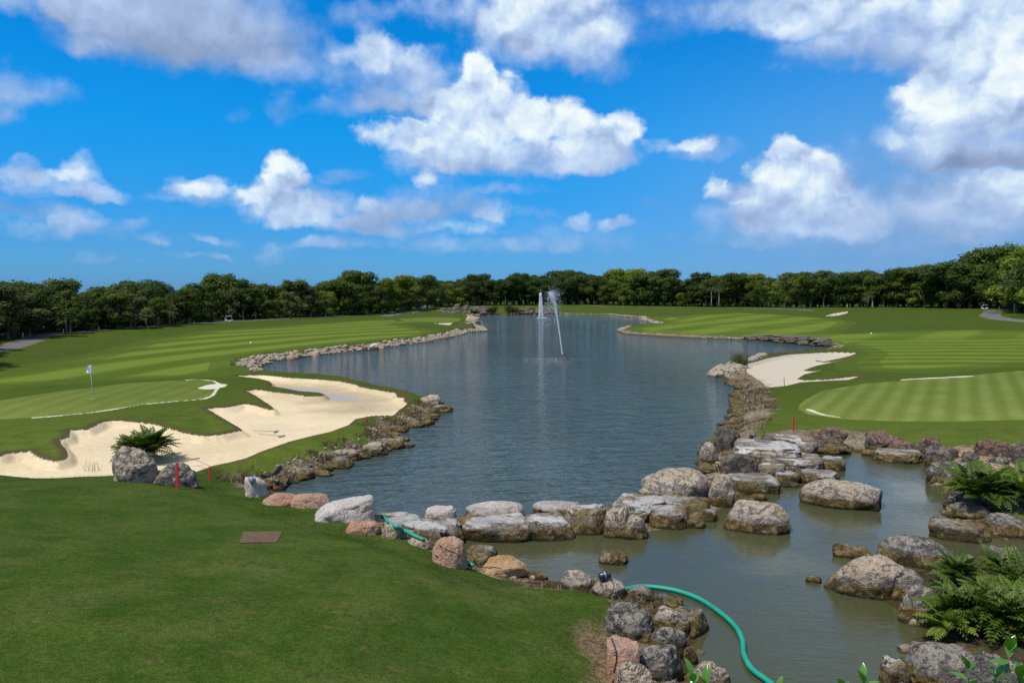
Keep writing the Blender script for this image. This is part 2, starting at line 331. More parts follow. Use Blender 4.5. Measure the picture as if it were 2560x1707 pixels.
SAND_L = gpoly([(-150,1150),(-40,1146),(0,1142),(27,1134),(74,1130),(90,1140),(109,1149),(144,1155),(166,1149),(171,1140),(166,1126),(152.5,1111),(150,1101),(174,1095),(176,1077),(223,1074),(245,1063),(261,1054),(286,1052),(340,1056),(387,1062),(425,1073),(463,1084),(509,1091),(558,1087),(585,1081),(608,1078),(596,1069),(558,1047),(515,1021),(539,1020),(572,1018.5),(614,1010),(642,1016),(669,1024),(686,1026),(680,1017),(663,1006),(636,988.5),(613,976),(650,975),(674,979),(723,984),(761,990),(805,991),(814,988),(800,983),(751,979.5),(712,972),(678,967),(682,963),(674,954),(650,948),(587,941),(609,939),(655,938),(723,945),(791,948.5),(849,954),(892,963),(898,968),(941,975),(990,983),(993,993),(1011,995),(1009,1003),(1019,1010),(996,1028),(985,1039),(955,1040),(922,1042),(887,1050),(870,1065),(827,1081),(778,1092),(723,1106),(655,1130),(614,1148),(560,1161),(531,1167),(489,1182),(440,1205),(380,1225),(250,1215),(0,1190),(-150,1180)], lawn=False)
SAND_R = gpoly([(1845,923),(1870,910),(1920,896),(1980,886),(2050,882),(2090,880),(2146,882),(2120,892),(2095,898),(2060,905),(2040,902),(2037,903),(2060,906),(2085,904),(2124,897),(2075,908),(2035,917),(2008,927),(2030,928),(2058,926),(2010,937),(1993,948),(2010,951),(2060,950),(2100,946),(2155,940),(2120,951),(2060,954),(2000,957),(1965,966),(1925,970),(1915,968),(1900,952),(1875,937)])
SAND_F1 = gpoly([(1066,809),(1090,810),(1125,812),(1135,807),(1100,808)])
SAND_F2 = gpoly([(2063,790),(2085,783),(2121,778),(2118,783),(2095,789),(2075,791)])
SAND_F3 = gpoly([(1146,813),(1158,815),(1150,815.4)])
PUDDLE = gpoly([(682,958.5),(723,958.5),(805,964),(812,970),(854,975),(899,985),(895,990.5),(822,990),(805,982),(761,979),(800,975),(750,968),(707,964)])
PUDDLE2 = gpoly([(898,1005.5),(904,1003.4),(915,1003.4),(922,1006),(914,1007.6),(903,1007.6)])
GREEN_L = gpoly([(-260,1055),(0,1048),(84,1044),(131,1041),(218,1033),(286,1023),(354,1011),(436,1003),(480,1000),(520,996),(540,985),(546,970),(536,955),(510,949),(466,950),(327,957),(163,976),(0,1001),(-260,1020)], lawn=False)
GREEN_R = gpoly([(2000,1010),(1995,1022),(2020,1035),(2100,1047),(2260,1053),(2400,1053),(2560,1049),(2860,1043),(2860,915),(2560,926),(2440,937),(2300,948),(2165,958),(2060,975),(2015,998)])
FAIR_L = gpoly([(-300,935),(0,930),(80,922),(160,910),(260,892),(330,872),(400,852),(470,842),(560,826),(700,818),(830,808),(960,800),(1130,798),(1150,803),(1050,806),(960,808),(1020,820),(1065,829),(1040,838),(940,850),(830,862),(720,872),(640,885),(580,897),(552,905),(548,915),(550,930),(500,938),(400,940),(250,945),(0,960),(-300,980)])
FAIR_R = gpoly([(1590,822),(1640,812),(1700,806),(1640,792),(1700,795),(1780,786),(1850,782),(1950,788),(2060,796),(2106,806),(2080,820),(2050,832),(2120,836),(2300,828),(2440,826),(2700,830),(2860,900),(2560,905),(2450,915),(2300,925),(2180,920),(2170,905),(2200,885),(2180,872),(2140,862),(2090,855),(2000,846),(1850,842),(1700,838),(1620,832)])
GREEN_F = gpoly([(1000,797),(1080,793),(1150,795),(1150,803),(1080,806),(1010,803)])
PATHS = [(gpoly([(-120,900),(0,872),(40,862),(75,850),(95,840),(140,834),(190,830),(260,824),(330,818),(420,812),(520,807),(600,802),(700,797),(800,792),(900,787)]), 1.5),
         (gpoly([(965,790),(990,784),(1030,780),(1062,773),(1068,768),(1062,762)]), 1.7),
         (gpoly([(2700,812),(2560,803),(2500,797),(2475,790),(2478,782),(2485,776)]), 2.0),
         (gpoly([(1435,761),(1470,763),(1520,767),(1640,769),(1750,771),(1890,771),(2000,774),(2030,776)]), 1.3)]
STREAKS = [gpoly([(84,1044),(131,1040.5),(218,1032.5),(286,1022.5),(354,1011),(436,1003),(480,1000),(512,997),(532,988),(542,973),(547,960),(534,952),(512,949.5),(488,947.5),(466,950)], lawn=False),
           gpoly([(2017,1022),(2035,1029),(2060,1037),(2100,1043)]), gpoly([(2255,949.5),(2274,948),(2356,944),(2432,940)])]
STREAK_W = [(.14,), (.16,), (.22,)]

# ------------------------------------------------------------------ the ground sheet
GRID = {}
def lookup(X, Y, key='Z'):
    X = np.atleast_1d(np.asarray(X, float)); Y = np.atleast_1d(np.asarray(Y, float)); a = GRID['ang']; d = GRID['dist']; Z = GRID[key]
    y = np.clip(Y, d[0], d[-1]); t = np.arctan2(X, y); i = np.clip(np.searchsorted(d, y)-1, 0, len(d)-2); j = np.clip(np.searchsorted(a, t)-1, 0, len(a)-2)
    fy = np.clip((y-d[i])/(d[i+1]-d[i]), 0, 1); fx = np.clip((t-a[j])/(a[j+1]-a[j]), 0, 1)
    return (Z[i, j]*(1-fx)+Z[i, j+1]*fx)*(1-fy)+(Z[i+1, j]*(1-fx)+Z[i+1, j+1]*fx)*fy
def build_ground():
    ang = np.concatenate([np.linspace(-80, -38, 70, endpoint=False), np.linspace(-38, 38, 1240), np.linspace(38.6, 80, 70)])
    ys = np.concatenate([np.linspace(2300, 1760, 60, endpoint=False), np.linspace(1760, 1000, 370, endpoint=False), np.linspace(1000, 762, 250, endpoint=False), np.linspace(762, 741, 60)])
    dist = CAM_H*F_PX/(ys-HZ); dist = np.concatenate([[.5, 2, 4, 6, 8], dist[dist > 8.4], [4200.]])
    A, D = np.meshgrid(np.radians(ang), dist); Xg = np.tan(np.clip(A, -1.2, 1.2))*D; Yg = D
    # widen the fan so its sides run out of sight
    X = Xg.ravel(); Y = Yg.ravel(); nr, nc = A.shape
    Z, sl, sp, dw = land(X, Y, True, True)
    la = sdf(LAWN, X, Y)
    def loc(poly, closed=True, pad=6.):
        lo, hi = poly.min(0)-pad, poly.max(0)+pad; m_ = (X > lo[0]) & (X < hi[0]) & (Y > lo[1]) & (Y < hi[1])
        out = np.full(X.shape, -pad if closed else pad); out[m_] = sdf(poly, X[m_], Y[m_], closed); return out
    sandL, sandR = loc(SAND_L), loc(SAND_R)
    sandL = np.where(la > .4, np.minimum(sandL, -(la-.4)), sandL)
    sand = np.maximum.reduce([sandL, sandR, loc(SAND_F1), loc(SAND_F2), loc(SAND_F3)])
    pud = np.maximum(loc(PUDDLE), loc(PUDDLE2))
    green = np.maximum.reduce([loc(GREEN_L), loc(GREEN_R), loc(GREEN_F)]); green = np.where(la > -1, np.minimum(green, -(la+1)), green)
    fair = np.maximum(loc(FAIR_L, pad=12), loc(FAIR_R, pad=12)); 
    path = np.maximum.reduce([w-loc(p, False) for p, w in PATHS])
    wj = 1+fbm(X, Y, 1.2, 3, 40)*1.6
    streak = np.maximum.reduce([w[0]*wj-loc(p, False) for p, w in zip(STREAKS, STREAK_W)])
    blobc = G1(535, 966); streak = np.maximum(streak, (.95+fbm(X, Y, 1.6, 2, 8)*.9)-np.hypot((X-blobc.x)*1.2, (Y-blobc.y)*.42))
    # bunker floors lie below a cut lip; far lip face rises a little
    depth = sstep(0, .40, sand)*.28+sstep(.3, 5, sand)*.12
    Z = Z-depth*(1-sstep(.0, .2, pud)*.0)
    lip = np.exp(-((sand+.35)/.45)**2)*.10*(sand < 0)*(sand > -2.5)
    Z = Z+lip
    GRID.update(ang=np.radians(ang), dist=dist, Z=Z.reshape(nr, nc), W=dw.reshape(nr, nc), S=sand.reshape(nr, nc))
    V = np.stack([X, Y, Z], 1).astype(np.float32)
    idx = np.arange(nr*nc).reshape(nr, nc)
    F = np.stack([idx[:-1, :-1], idx[:-1, 1:], idx[1:, 1:], idx[1:, :-1]], -1).reshape(-1, 4)
    # vertex normals of the whole sheet, shared by the pieces
    p0, p1, p2, p3 = (V[F[:, i]] for i in range(4)); fn = np.cross(p2-p0, p3-p1); fn /= np.maximum(np.linalg.norm(fn, axis=1, keepdims=True), 1e-9)
    Nn = np.zeros_like(V)
    for i in range(4): 
        for c in range(3): Nn[:, c] += np.bincount(F[:, i], weights=fn[:, c], minlength=len(V))
    Nn /= np.maximum(np.linalg.norm(Nn, axis=1, keepdims=True), 1e-9)
    def fc(a): return a[F].mean(1)
    fs, fg, ff, fp, fd, fl = map(fc, (sand, green, fair, path, dw, la)); fx, fy = fc(X), fc(Y)
    cls = np.zeros(len(F), int)                                                     # 0 rough grass
    cls[fd < 0] = 1                                                                 # lake bed
    bankw = 1.5
    cls[(fd >= 0) & (fd < bankw) & (fl < -.4)] = 2                                  # earth bank
    cls[(ff > 0)] = 3
    cls[(fg > 0)] = 5
    cls[(fp > 0) & (fd > 0)] = 7
    cls[(fs > 0)] = 6
    cls[(fl > -.4) & (fd > 0)] = 8
    cls[(fd >= 0) & (fx > 9.5) & (fy < 17)] = 9                                    # planted bed on the right
    def sub(c): return {3: np.where(fx < 5, 0, 1), 5: np.where(fx > 5, 1, np.where(fy > 90, 2, 0)), 6: np.where(fy > 150, np.where(fx > 0, 3, 2), np.where(fx > 5, 1, 0)), 7: np.where(fx < -45, 0, np.where(fy > 260, np.where(fx < 5, 1, 3), 2)) }.get(c)
    names = {0: 'grass_ground', 1: 'lake_bed', 2: 'earth_bank', 3: 'fairway', 5: 'putting_green', 6: 'sand_bunker', 7: 'cart_path', 8: 'lawn', 9: 'planting_bed'}
    A_ = dict(sand=sand, green=green, fair=fair, path=path, dw=dw, lawn=la, streak=streak, pud=pud)
    def piece(name, sel):
        f = F[sel]
        if not len(f): return
        used, inv = np.unique(f, return_inverse=True); f2 = inv.reshape(-1, 4)
        me = mesh_np(name, V[used], f2)
        for k, a in A_.items(): attr(me, k, a[used])
        me.materials.append(GROUND_MAT)
        me.normals_split_custom_set_from_vertices([tuple(n) for n in Nn[used].tolist()])
        o = link(name, me); tag(o, kind='structure')
    for c, nm in names.items():
        s_ = sub(c)
        if s_ is None: piece(nm, cls == c)
        else:
            for k in range(4): piece(nm, (cls == c) & (s_ == k))

def ground_material():
    m_, N, bs, out = new_mat('turf_sand_and_earth')
    P_ = N.n('ShaderNodeNewGeometry').outputs['Position']; sp = N.sep(P_)
    def at(nm):
        a = N.n('ShaderNodeAttribute', attribute_name=nm); return a.outputs['Fac']
    sand, green, fair, path, dw, lawn, streak, pud = map(at, ('sand', 'green', 'fair', 'path', 'dw', 'lawn', 'streak', 'pud'))
    nb = N.noise(P_, .12, 4, .6); nm_ = N.noise(P_, .9, 5, .62); nf = N.noise(P_, 9., 5, .7); ng = N.noise(P_, 34., 3, .7)
    flat = N.v('MULTIPLY', P_, (1., 1., 0.))
    # rough
    rough = N.mix(N.mr(nm_, .3, .7), (.082, .118, .015, 1), (.128, .164, .026, 1))
    rough = N.mix(N.m('MULTIPLY', N.mr(nb, .42, .66), .45), rough, (.135, .155, .034, 1))
    # fairway stripes, long arcs along the hole
    def stripes(u, period, soft=.22):
        return N.mr(N.m('SINE', N.m('MULTIPLY', u, 2*math.pi/period)), -soft*2, soft*2)
    wob = N.m('MULTIPLY', N.m('SUBTRACT', nb, .5), 1.2)
    uL = N.m('ADD', N.v('LENGTH', N.v('SUBTRACT', flat, (98., 68., 0.))), wob)
    sL = stripes(uL, 7.4, .30)
    uR = N.m('ADD', N.v('DOT_PRODUCT', flat, (.80, -.60, 0.)), wob); uR2 = N.m('ADD', N.v('DOT_PRODUCT', flat, (.10, .99, 0.)), wob)
    sR = N.m('MULTIPLY_ADD', stripes(uR, 13., .3), .68, N.m('MULTIPLY', stripes(uR2, 15., .4), .32))
    uM = N.v('LENGTH', N.v('SUBTRACT', flat, (40., -140., 0.))); sM = stripes(N.m('ADD', uM, wob), 7.0, .5)
    right = N.m('GREATER_THAN', sp[0], 0.)
    far = N.mr(sp[1], 118., 128.)
    sRR = N.m('ADD', N.m('MULTIPLY', sR, far), N.m('MULTIPLY', sM, N.m('SUBTRACT', 1., far)))
    st = N.m('ADD', N.m('MULTIPLY', sL, N.m('SUBTRACT', 1., right)), N.m('MULTIPLY', sRR, right))
    fw = N.mix(st, (.145, .200, .024, 1), (.275, .325, .050, 1))
    fw = N.mix(N.m('MULTIPLY', N.mr(nm_, .35, .65), .22), fw, (.16, .175, .03, 1))
    # mown border strip round the fairway
    col = N.mix(N.mr(fair, -2.6, -2.2), rough, N.mix(.5, rough, (.16, .20, .03, 1)))
    col = N.mix(N.mr(fair, -.15, .25), col, fw)
    # greens
    gL = stripes(N.m('ADD', N.v('LENGTH', N.v('SUBTRACT', flat, (98., 68., 0.))), 0.), 1.35, .6)
    gR = stripes(N.v('DOT_PRODUCT', flat, (.877, -.480, 0.)), 1.30, .6)
    gs = N.m('ADD', N.m('MULTIPLY', gL, N.m('MULTIPLY', N.m('SUBTRACT', 1., right), .5)), N.m('MULTIPLY', gR, right))
    gcol = N.mix(gs, (.215, .245, .050, 1), (.290, .322, .085, 1))
    gcol = N.mix(N.m('MULTIPLY', N.mr(N.noise(P_, .35, 4, .6), .35, .7), .4), gcol, (.165, .195, .036, 1))
    col = N.mix(N.mr(green, -2.3, -2.0), col, (.115, .150, .022, 1))
    col = N.mix(N.mr(green, -.06, .06), col, gcol)
    # near lawn: coarser turf, browner where it is worn
    ll = N.mix(N.mr(nm_, .30, .72), (.034, .067, .009, 1), (.066, .099, .016, 1))
    ll = N.mix(N.m('MULTIPLY', N.mr(N.noise(P_, .55, 5, .7), .46, .66), .6), ll, (.110, .118, .034, 1))
    ll = N.mix(N.m('MULTIPLY', N.mr(nb, .35, .65), .3), ll, (.040, .084, .011, 1))
    ll = N.mix(N.m('MULTIPLY', N.mr(N.noise(P_, 2.4, 5, .7), .60, .72), .45), ll, (.12, .105, .045, 1))
    ll = N.mix(N.m('MULTIPLY', N.mr(N.noise(N.v('MULTIPLY', N.v('ADD', P_, (3., 7., 0.)), (1., 2.6, 1.)), 1.3, 5, .75), .55, .70), .6), ll, (.125, .100, .040, 1)); ll = N.mix(N.m('MULTIPLY', N.mr(N.noise(P_, 1.1, 6, .75), .54, .66), .55), ll, (.022, .050, .008, 1))
    wornm = N.m('MULTIPLY', N.m('MULTIPLY', N.mr(N.m('ADD', dw, N.m('MULTIPLY', N.m('SUBTRACT', nm_, .5), 1.6)), 2.75, 2.2), N.mr(sp[1], 18.2, 16.4)), .92)
    ll = N.mix(wornm, ll, N.mix(N.mr(nf, .35, .65), (.12, .075, .042, 1), (.24, .17, .10, 1)))
    lm = N.mr(lawn, -2.4, -1.6)
    col = N.mix(N.m('MULTIPLY', lm, N.m('LESS_THAN', sp[1], 40.)), col, ll)
    # blade texture
    col = N.mix(1., col, N.mix(N.mr(nf, .25, .75), (.72, .76, .7, 1), (1.22, 1.18, 1.25, 1)), 'MULTIPLY')
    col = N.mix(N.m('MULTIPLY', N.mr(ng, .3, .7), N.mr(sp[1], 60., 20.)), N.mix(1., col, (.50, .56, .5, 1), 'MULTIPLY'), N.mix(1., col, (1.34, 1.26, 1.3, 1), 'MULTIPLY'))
    # thatch at the lip of the bunkers
    lipn = N.m('MULTIPLY', N.m('SUBTRACT', nf, .5), .5)
    ls = N.m('ADD', sand, lipn)
    col = N.mix(N.m('MULTIPLY', N.mr(ls, -.55, -.12), .75), col, (.075, .052, .030, 1))
    # earth bank with pale stones and dry grass
    e1 = N.mix(N.mr(nm_, .35, .65), (.13, .095, .055, 1), (.27, .22, .15, 1))
    e1 = N.mix(N.mr(nf, .50, .66), e1, (.42, .37, .28, 1))
    e1 = N.mix(N.mr(N.noise(P_, 3.2, 5, .7), .52, .64), e1, (.105, .075, .042, 1))
    bw = N.m('ADD', 1.25, N.m('MULTIPLY', N.m('SUBTRACT', N.noise(P_, .8, 5, .65), .5), 3.2))
    rb = N.m('MULTIPLY', N.m('MULTIPLY', N.mr(sp[0], 6., 10.), N.mr(sp[1], 36., 42.)), N.mr(sp[1], 100., 74.))
    bw = N.m('ADD', bw, N.m('MULTIPLY', rb, 1.1))
    mfar = N.mr(sp[1], 60., 200., 1., 1.5)
    em = N.m('SUBTRACT', 1., N.mr(N.m('DIVIDE', dw, mfar), N.m('SUBTRACT', bw, .25), N.m('ADD', bw, .25)))
    col = N.mix(em, col, e1)
    # wet foot of the bank
    col = N.mix(N.m('MULTIPLY', N.m('SUBTRACT', 1., N.mr(N.m('ADD', sp[2], N.m('MULTIPLY', N.m('SUBTRACT', nf, .5), .2)), .06, .16)), em), col, (.075, .055, .022, 1))
    # shelf of soft ochre limestone beside the pond
    shm = N.m('MULTIPLY', N.m('MULTIPLY', N.m('LESS_THAN', sp[1], 37.), N.m('GREATER_THAN', sp[0], -5.5)), N.m('MULTIPLY', N.mr(dw, 0., .05), N.m('MULTIPLY', N.m('LESS_THAN', lawn, -.9), N.m('GREATER_THAN', N.m('ADD', sp[1], N.m('MULTIPLY', sp[0], -.35)), 20.8))))
    shc = N.mix(N.mr(nm_, .4, .6), (.17, .105, .035, 1), (.26, .19, .10, 1)); shc = N.mix(N.mr(nf, .52, .62), shc, (.42, .38, .33, 1)); shc = N.mix(N.mr(N.noise(P_, 2., 5, .7), .50, .60), shc, (.085, .065, .04, 1))
    col = N.mix(shm, col, shc)
    # planted soil right
    soil = N.mix(N.mr(nf, .35, .7), (.035, .022, .014, 1), (.085, .058, .036, 1))
    soil = N.mix(N.mr(N.noise(P_, 2.2, 4, .6), .5, .62), soil, (.038, .058, .014, 1))
    bed = N.m('MULTIPLY', N.mr(sp[0], 9., 10.), N.m('LESS_THAN', sp[1], 22.))
    col = N.mix(N.m('MULTIPLY', bed, N.m('GREATER_THAN', dw, 0.)), col, soil)
    # asphalt
    asp = N.mix(nf, (.105, .10, .098, 1), (.16, .155, .15, 1))
    col = N.mix(N.mr(path, -.03, .05), N.mix(N.m('MULTIPLY', N.mr(path, -.6, -.1), .6), col, (.19, .15, .09, 1)), asp)
    # top dressing
    col = N.mix(N.m('MULTIPLY', N.mr(N.m('ADD', streak, N.m('MULTIPLY', N.m('SUBTRACT', N.noise(P_, 5., 4, .7), .5), .35)), -.03, .07), .9), col, (.62, .56, .42, 1))
    # sand
    sc = N.mix(N.mr(N.noise(P_, .25, 4, .6), .3, .7), (.61, .485, .30, 1), (.69, .56, .365, 1))
    sc = N.mix(N.mr(sp[0], 10., 20.), sc, (.50, .435, .335, 1))  # sand on the right painted duller, for thin cloud shading that side
    rk = N.noise(N.v('MULTIPLY', P_, (1.2, 4.5, 1.)), 2.4, 4, .65)
    sc = N.mix(1., sc, N.mix(N.mr(rk, .3, .7), (.84, .83, .80, 1), (1.05, 1.05, 1.05, 1)), 'MULTIPLY')
    wet = N.m('MULTIPLY', N.mr(N.m('ADD', pud, N.m('MULTIPLY', N.m('SUBTRACT', N.noise(P_, .45, 4, .6), .5), 5.5)), -4.6, .3), .85)
    sc = N.mix(wet, sc, (.36, .285, .175, 1))
    sm = N.mr(N.m('ADD', sand, N.m('MULTIPLY', N.m('SUBTRACT', N.noise(P_, 4., 4, .7), .5), .22)), -.03, .05)
    col = N.mix(sm, col, sc)
    pm = N.m('MULTIPLY', N.mr(pud, -.04, .10), sm)
    col = N.mix(pm, col, (.37, .32, .26, 1))
    # lake bed
    col = N.mix(N.mr(dw, -.02, -.15), col, (.11, .10, .055, 1))
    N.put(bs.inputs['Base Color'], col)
    N.put(bs.inputs['Roughness'], N.m('SUBTRACT', .95, N.m('MULTIPLY', pm, .58)))
    N.put(bs.inputs['Specular IOR Level'], N.m('ADD', .02, N.m('MULTIPLY', pm, .12)))
    hh = N.m('ADD', N.m('MULTIPLY', nf, .6), N.m('MULTIPLY', ng, .4))
    hh = N.m('ADD', N.m('MULTIPLY', hh, N.m('ADD', .55, N.m('MULTIPLY', em, 3.5))), N.m('MULTIPLY', N.m('ADD', N.m('MULTIPLY', rk, .8), N.m('MULTIPLY', N.vor(P_, 1.6, rnd=1.), .5)), sm))
    b = bump(N, bs, N.m('MULTIPLY', hh, N.m('SUBTRACT', 1., pm)), .75, .06)
    return m_
GROUND_MAT = ground_material()
build_ground()
def land_quick(X, Y, lawn=True): return lookup(X, Y)
_G_slow = G
def G(px, py, lawn=True, zoff=0.):
    px = np.atleast_1d(np.asarray(px, float)); py = np.atleast_1d(np.asarray(py, float))
    D = np.array([ray(a, b) for a, b in zip(px, py)]); D[:, 2] = np.minimum(D[:, 2], -.0045)
    hi = (-1.6-CAM_H)/D[:, 2]; t = np.minimum((4.2-CAM_H)/D[:, 2], hi); lo = t.copy(); done = np.zeros(len(t), bool)
    for i in range(300):
        nt = np.where(done, t, t+np.maximum(.08, t*.006)); h = np.maximum(lookup(D[:, 0]*nt, D[:, 1]*nt), 0.)+zoff
        hit = (CAM_H+D[:, 2]*nt <= h) & ~done; lo = np.where(done | hit, lo, nt); hi = np.where(hit, nt, hi); done |= hit; t = nt
        if done.all(): break
    for i in range(14):
        mid = (lo+hi)/2; h = np.maximum(lookup(D[:, 0]*mid, D[:, 1]*mid), 0.)+zoff; below = CAM_H+D[:, 2]*mid <= h
        hi = np.where(below, mid, hi); lo = np.where(below, lo, mid)
    return np.stack([D[:, 0]*hi, D[:, 1]*hi, CAM_H+D[:, 2]*hi], 1)

# ------------------------------------------------------------------ water
def water_mat(name, deep, wave, murk=0.):
    m_, N, bs, out = new_mat(name)
    P_ = N.n('ShaderNodeNewGeometry').outputs['Position']; sp = N.sep(P_)
    bs.inputs['IOR'].default_value = 1.333; bs.inputs['Roughness'].default_value = .04 if not murk else .03
    bs.inputs['Specular IOR Level'].default_value = .5
    n0 = N.noise(P_, .05, 3, .5)
    N.put(bs.inputs['Base Color'], N.mix(n0, deep, tuple(x*1.25 for x in deep[:3])+(1,)))
    return m_, N, bs, P_, sp
def water_mesh(name, poly, z, mat, pad=.5):
    bm = bmesh.new(); vs = [bm.verts.new((x, y, z)) for x, y in poly]; f = bm.faces.new(vs); bmesh.ops.triangulate(bm, faces=[f])
    for f in bm.faces:
        if f.normal.z < 0: f.normal_flip()
    me = bpy.data.meshes.new(name); bm.to_mesh(me); bm.free(); return link(name, me, mat)
def offset_poly(poly, d):
    """push the outline outwards so the water runs under the banks"""
    n = len(poly); area = sum(poly[i][0]*poly[(i+1) % n][1]-poly[(i+1) % n][0]*poly[i][1] for i in range(n)); sg = 1 if area > 0 else -1; out = []
    for i in range(n):
        a, b, c = poly[i-1], poly[i], poly[(i+1) % n]
        t1 = np.array(b)-a; t2 = np.array(c)-b; t1 /= np.linalg.norm(t1)+1e-9; t2 /= np.linalg.norm(t2)+1e-9
        nn = np.array([t1[1]+t2[1], -(t1[0]+t2[0])])*sg; L = np.linalg.norm(nn); nn = nn/L if L > .3 else nn*0
        out.append(np.array(b)+nn*d)
    return np.array(out)
m_, N, bs, P_, sp_ = water_mat('lake_water', (.046, .066, .060, 1), 1.)
# wind waves of several lengths, crests across the view
ang = .22; rp = N.com(N.v('DOT_PRODUCT', P_, (math.cos(ang), math.sin(ang), 0.)), N.m('MULTIPLY', N.v('DOT_PRODUCT', P_, (-math.sin(ang), math.cos(ang), 0.)), 2.3))
w1 = N.noise(rp, .42, 3, .5, .4); w2 = N.noise(rp, 1.25, 3, .55, .4); w3 = N.noise(P_, 6., 3, .6)
gust = N.mr(N.noise(N.v('MULTIPLY', P_, (.6, .25, 1.)), .06, 3, .55), .35, .65, .55, 1.15)
fnt = N.v('LENGTH', N.v('MULTIPLY', N.v('SUBTRACT', P_, (6.0, 95.5, 0.)), (1., 1., 0.)))
calm = N.v('LENGTH', N.v('MULTIPLY', N.v('SUBTRACT', P_, (6.6, 93.5, 0.)), (.24, .19, 0.)))
gust = N.m('MULTIPLY', N.m('MULTIPLY', gust, N.mr(calm, .55, 1.1, .75, 1.)), N.mr(sp_[1], 30., 170., 1., 2.8))
hgt = N.m('ADD', N.m('ADD', N.m('MULTIPLY', w1, 1.0), N.m('MULTIPLY', w2, .50)), N.m('MULTIPLY', w3, .03))
b = bump(N, bs, N.m('MULTIPLY', hgt, gust), 1.0, .52)
N.put(bs.inputs['Roughness'], .06)
LAKE_O = water_mesh('lake', offset_poly(LAKE, .5), 0., m_); tag(LAKE_O, kind='structure')
m_, N, bs, P_, sp_ = water_mat('pond_water', (.050, .053, .023, 1), .3, 1.)
w1 = N.noise(N.v('MULTIPLY', P_, (1., 1.8, 1.)), 2.6, 4, .6, .4); w2 = N.noise(P_, 9., 3, .6)
gust = N.mr(N.noise(P_, .22, 3, .5), .40, .68, .12, 1.0)
bump(N, bs, N.m('MULTIPLY', N.m('ADD', w1, N.m('MULTIPLY', w2, .35)), gust), .8, .035)
POND_O = water_mesh('pond', offset_poly(POND, .3), 0.004, m_); tag(POND_O, kind='structure')

# ------------------------------------------------------------------ rock
def rock_mat(name, a, b, lich, lamt, stain=True, rough=.9, scale=1.0, white=None, ck=.75):
    m_, N, bs, out = new_mat(name)
    oi = N.n('ShaderNodeObjectInfo').outputs
    P0 = N.n('ShaderNodeNewGeometry').outputs['Position']; spz = N.sep(P0)
    P_ = N.v('ADD', P0, N.v('SCALE', N.com(oi['Random'], oi['Random'], 0.), 37.))
    n1 = N.noise(P_, 1.1*scale, 5, .6, .4); n2 = N.noise(P_, 5.*scale, 5, .7); n3 = N.noise(P_, 22., 4, .7)
    c = N.mix(N.mr(n1, .32, .68), a, b)
    l1 = N.m('ADD', N.m('MULTIPLY', n1, .45), N.m('MULTIPLY', n2, .55))
    nz = N.sep(N.n('ShaderNodeNewGeometry').outputs['Normal'])[2]
    l1 = N.m('ADD', l1, N.m('MULTIPLY', N.m('SUBTRACT', .35, nz), .05))
    c = N.mix(N.m('MULTIPLY', N.mr(l1, .56-lamt*.16, .62-lamt*.14), min(.92, .55+lamt*.4)), c, lich)
    pit = N.mr(N.vor(P_, 7.*scale, rnd=1.), .0, .18, .0, 1.)
    crack = N.mr(N.m('ABSOLUTE', N.m('SUBTRACT', N.noise(P_, 1.6*scale, 4, .6, 1.), .5)), .0, .022, 0., 1.)
    c = N.mix(N.m('MULTIPLY', N.m('SUBTRACT', 1., crack), ck), c, (.06, .05, .04, 1))
    c = N.mix(1., c, N.mix(N.mr(n3, .3, .7), (.68, .68, .7, 1), (1.22, 1.2, 1.16, 1)), 'MULTIPLY')
    if white: c = N.mix(N.m('MULTIPLY', N.mr(N.m('ADD', nz, N.m('MULTIPLY', N.m('SUBTRACT', n2, .5), 1.2)), .55, .85), N.mr(N.noise(P_, .9, 4, .6), .42, .56)), c, white)
    if stain:
        zz = N.m('ADD', spz[2], N.m('MULTIPLY', N.m('SUBTRACT', N.m('MULTIPLY_ADD', n1, .5, N.m('MULTIPLY', n2, .5)), .5), .50))
        st = N.m('SUBTRACT', 1., N.mr(zz, .30, .40))
        sc_ = N.mix(N.mr(n2, .40, .62), (.12, .078, .022, 1), (.27, .19, .075, 1))
        sc_ = N.mix(N.mr(n1, .46, .60), sc_, (.060, .046, .020, 1)); sc_ = N.mix(N.m('MULTIPLY', N.mr(N.noise(P_, 3.1, 4, .7), .54, .62), .8), sc_, (.30, .25, .15, 1))
        sc_ = N.mix(N.m('SUBTRACT', 1., N.mr(zz, .02, .15)), sc_, (.045, .034, .012, 1))
        ringm = N.m('MULTIPLY', N.mr(zz, .32, .38), N.m('SUBTRACT', 1., N.mr(zz, .42, .56)))
        c = N.mix(N.m('MULTIPLY', ringm, .35), c, (.12, .12, .12, 1))
        c = N.mix(st, c, sc_)
    N.put(bs.inputs['Base Color'], c); bs.inputs['Roughness'].default_value = rough; bs.inputs['Specular IOR Level'].default_value = .2
    h = N.m('ADD', N.m('ADD', N.m('MULTIPLY', n2, 1.0), N.m('MULTIPLY', n3, .30)), N.m('MULTIPLY', crack, .3*ck))
    h = N.m('ADD', h, N.m('MULTIPLY', pit, .15))
    bump(N, bs, h, 1., .22)
    return m_
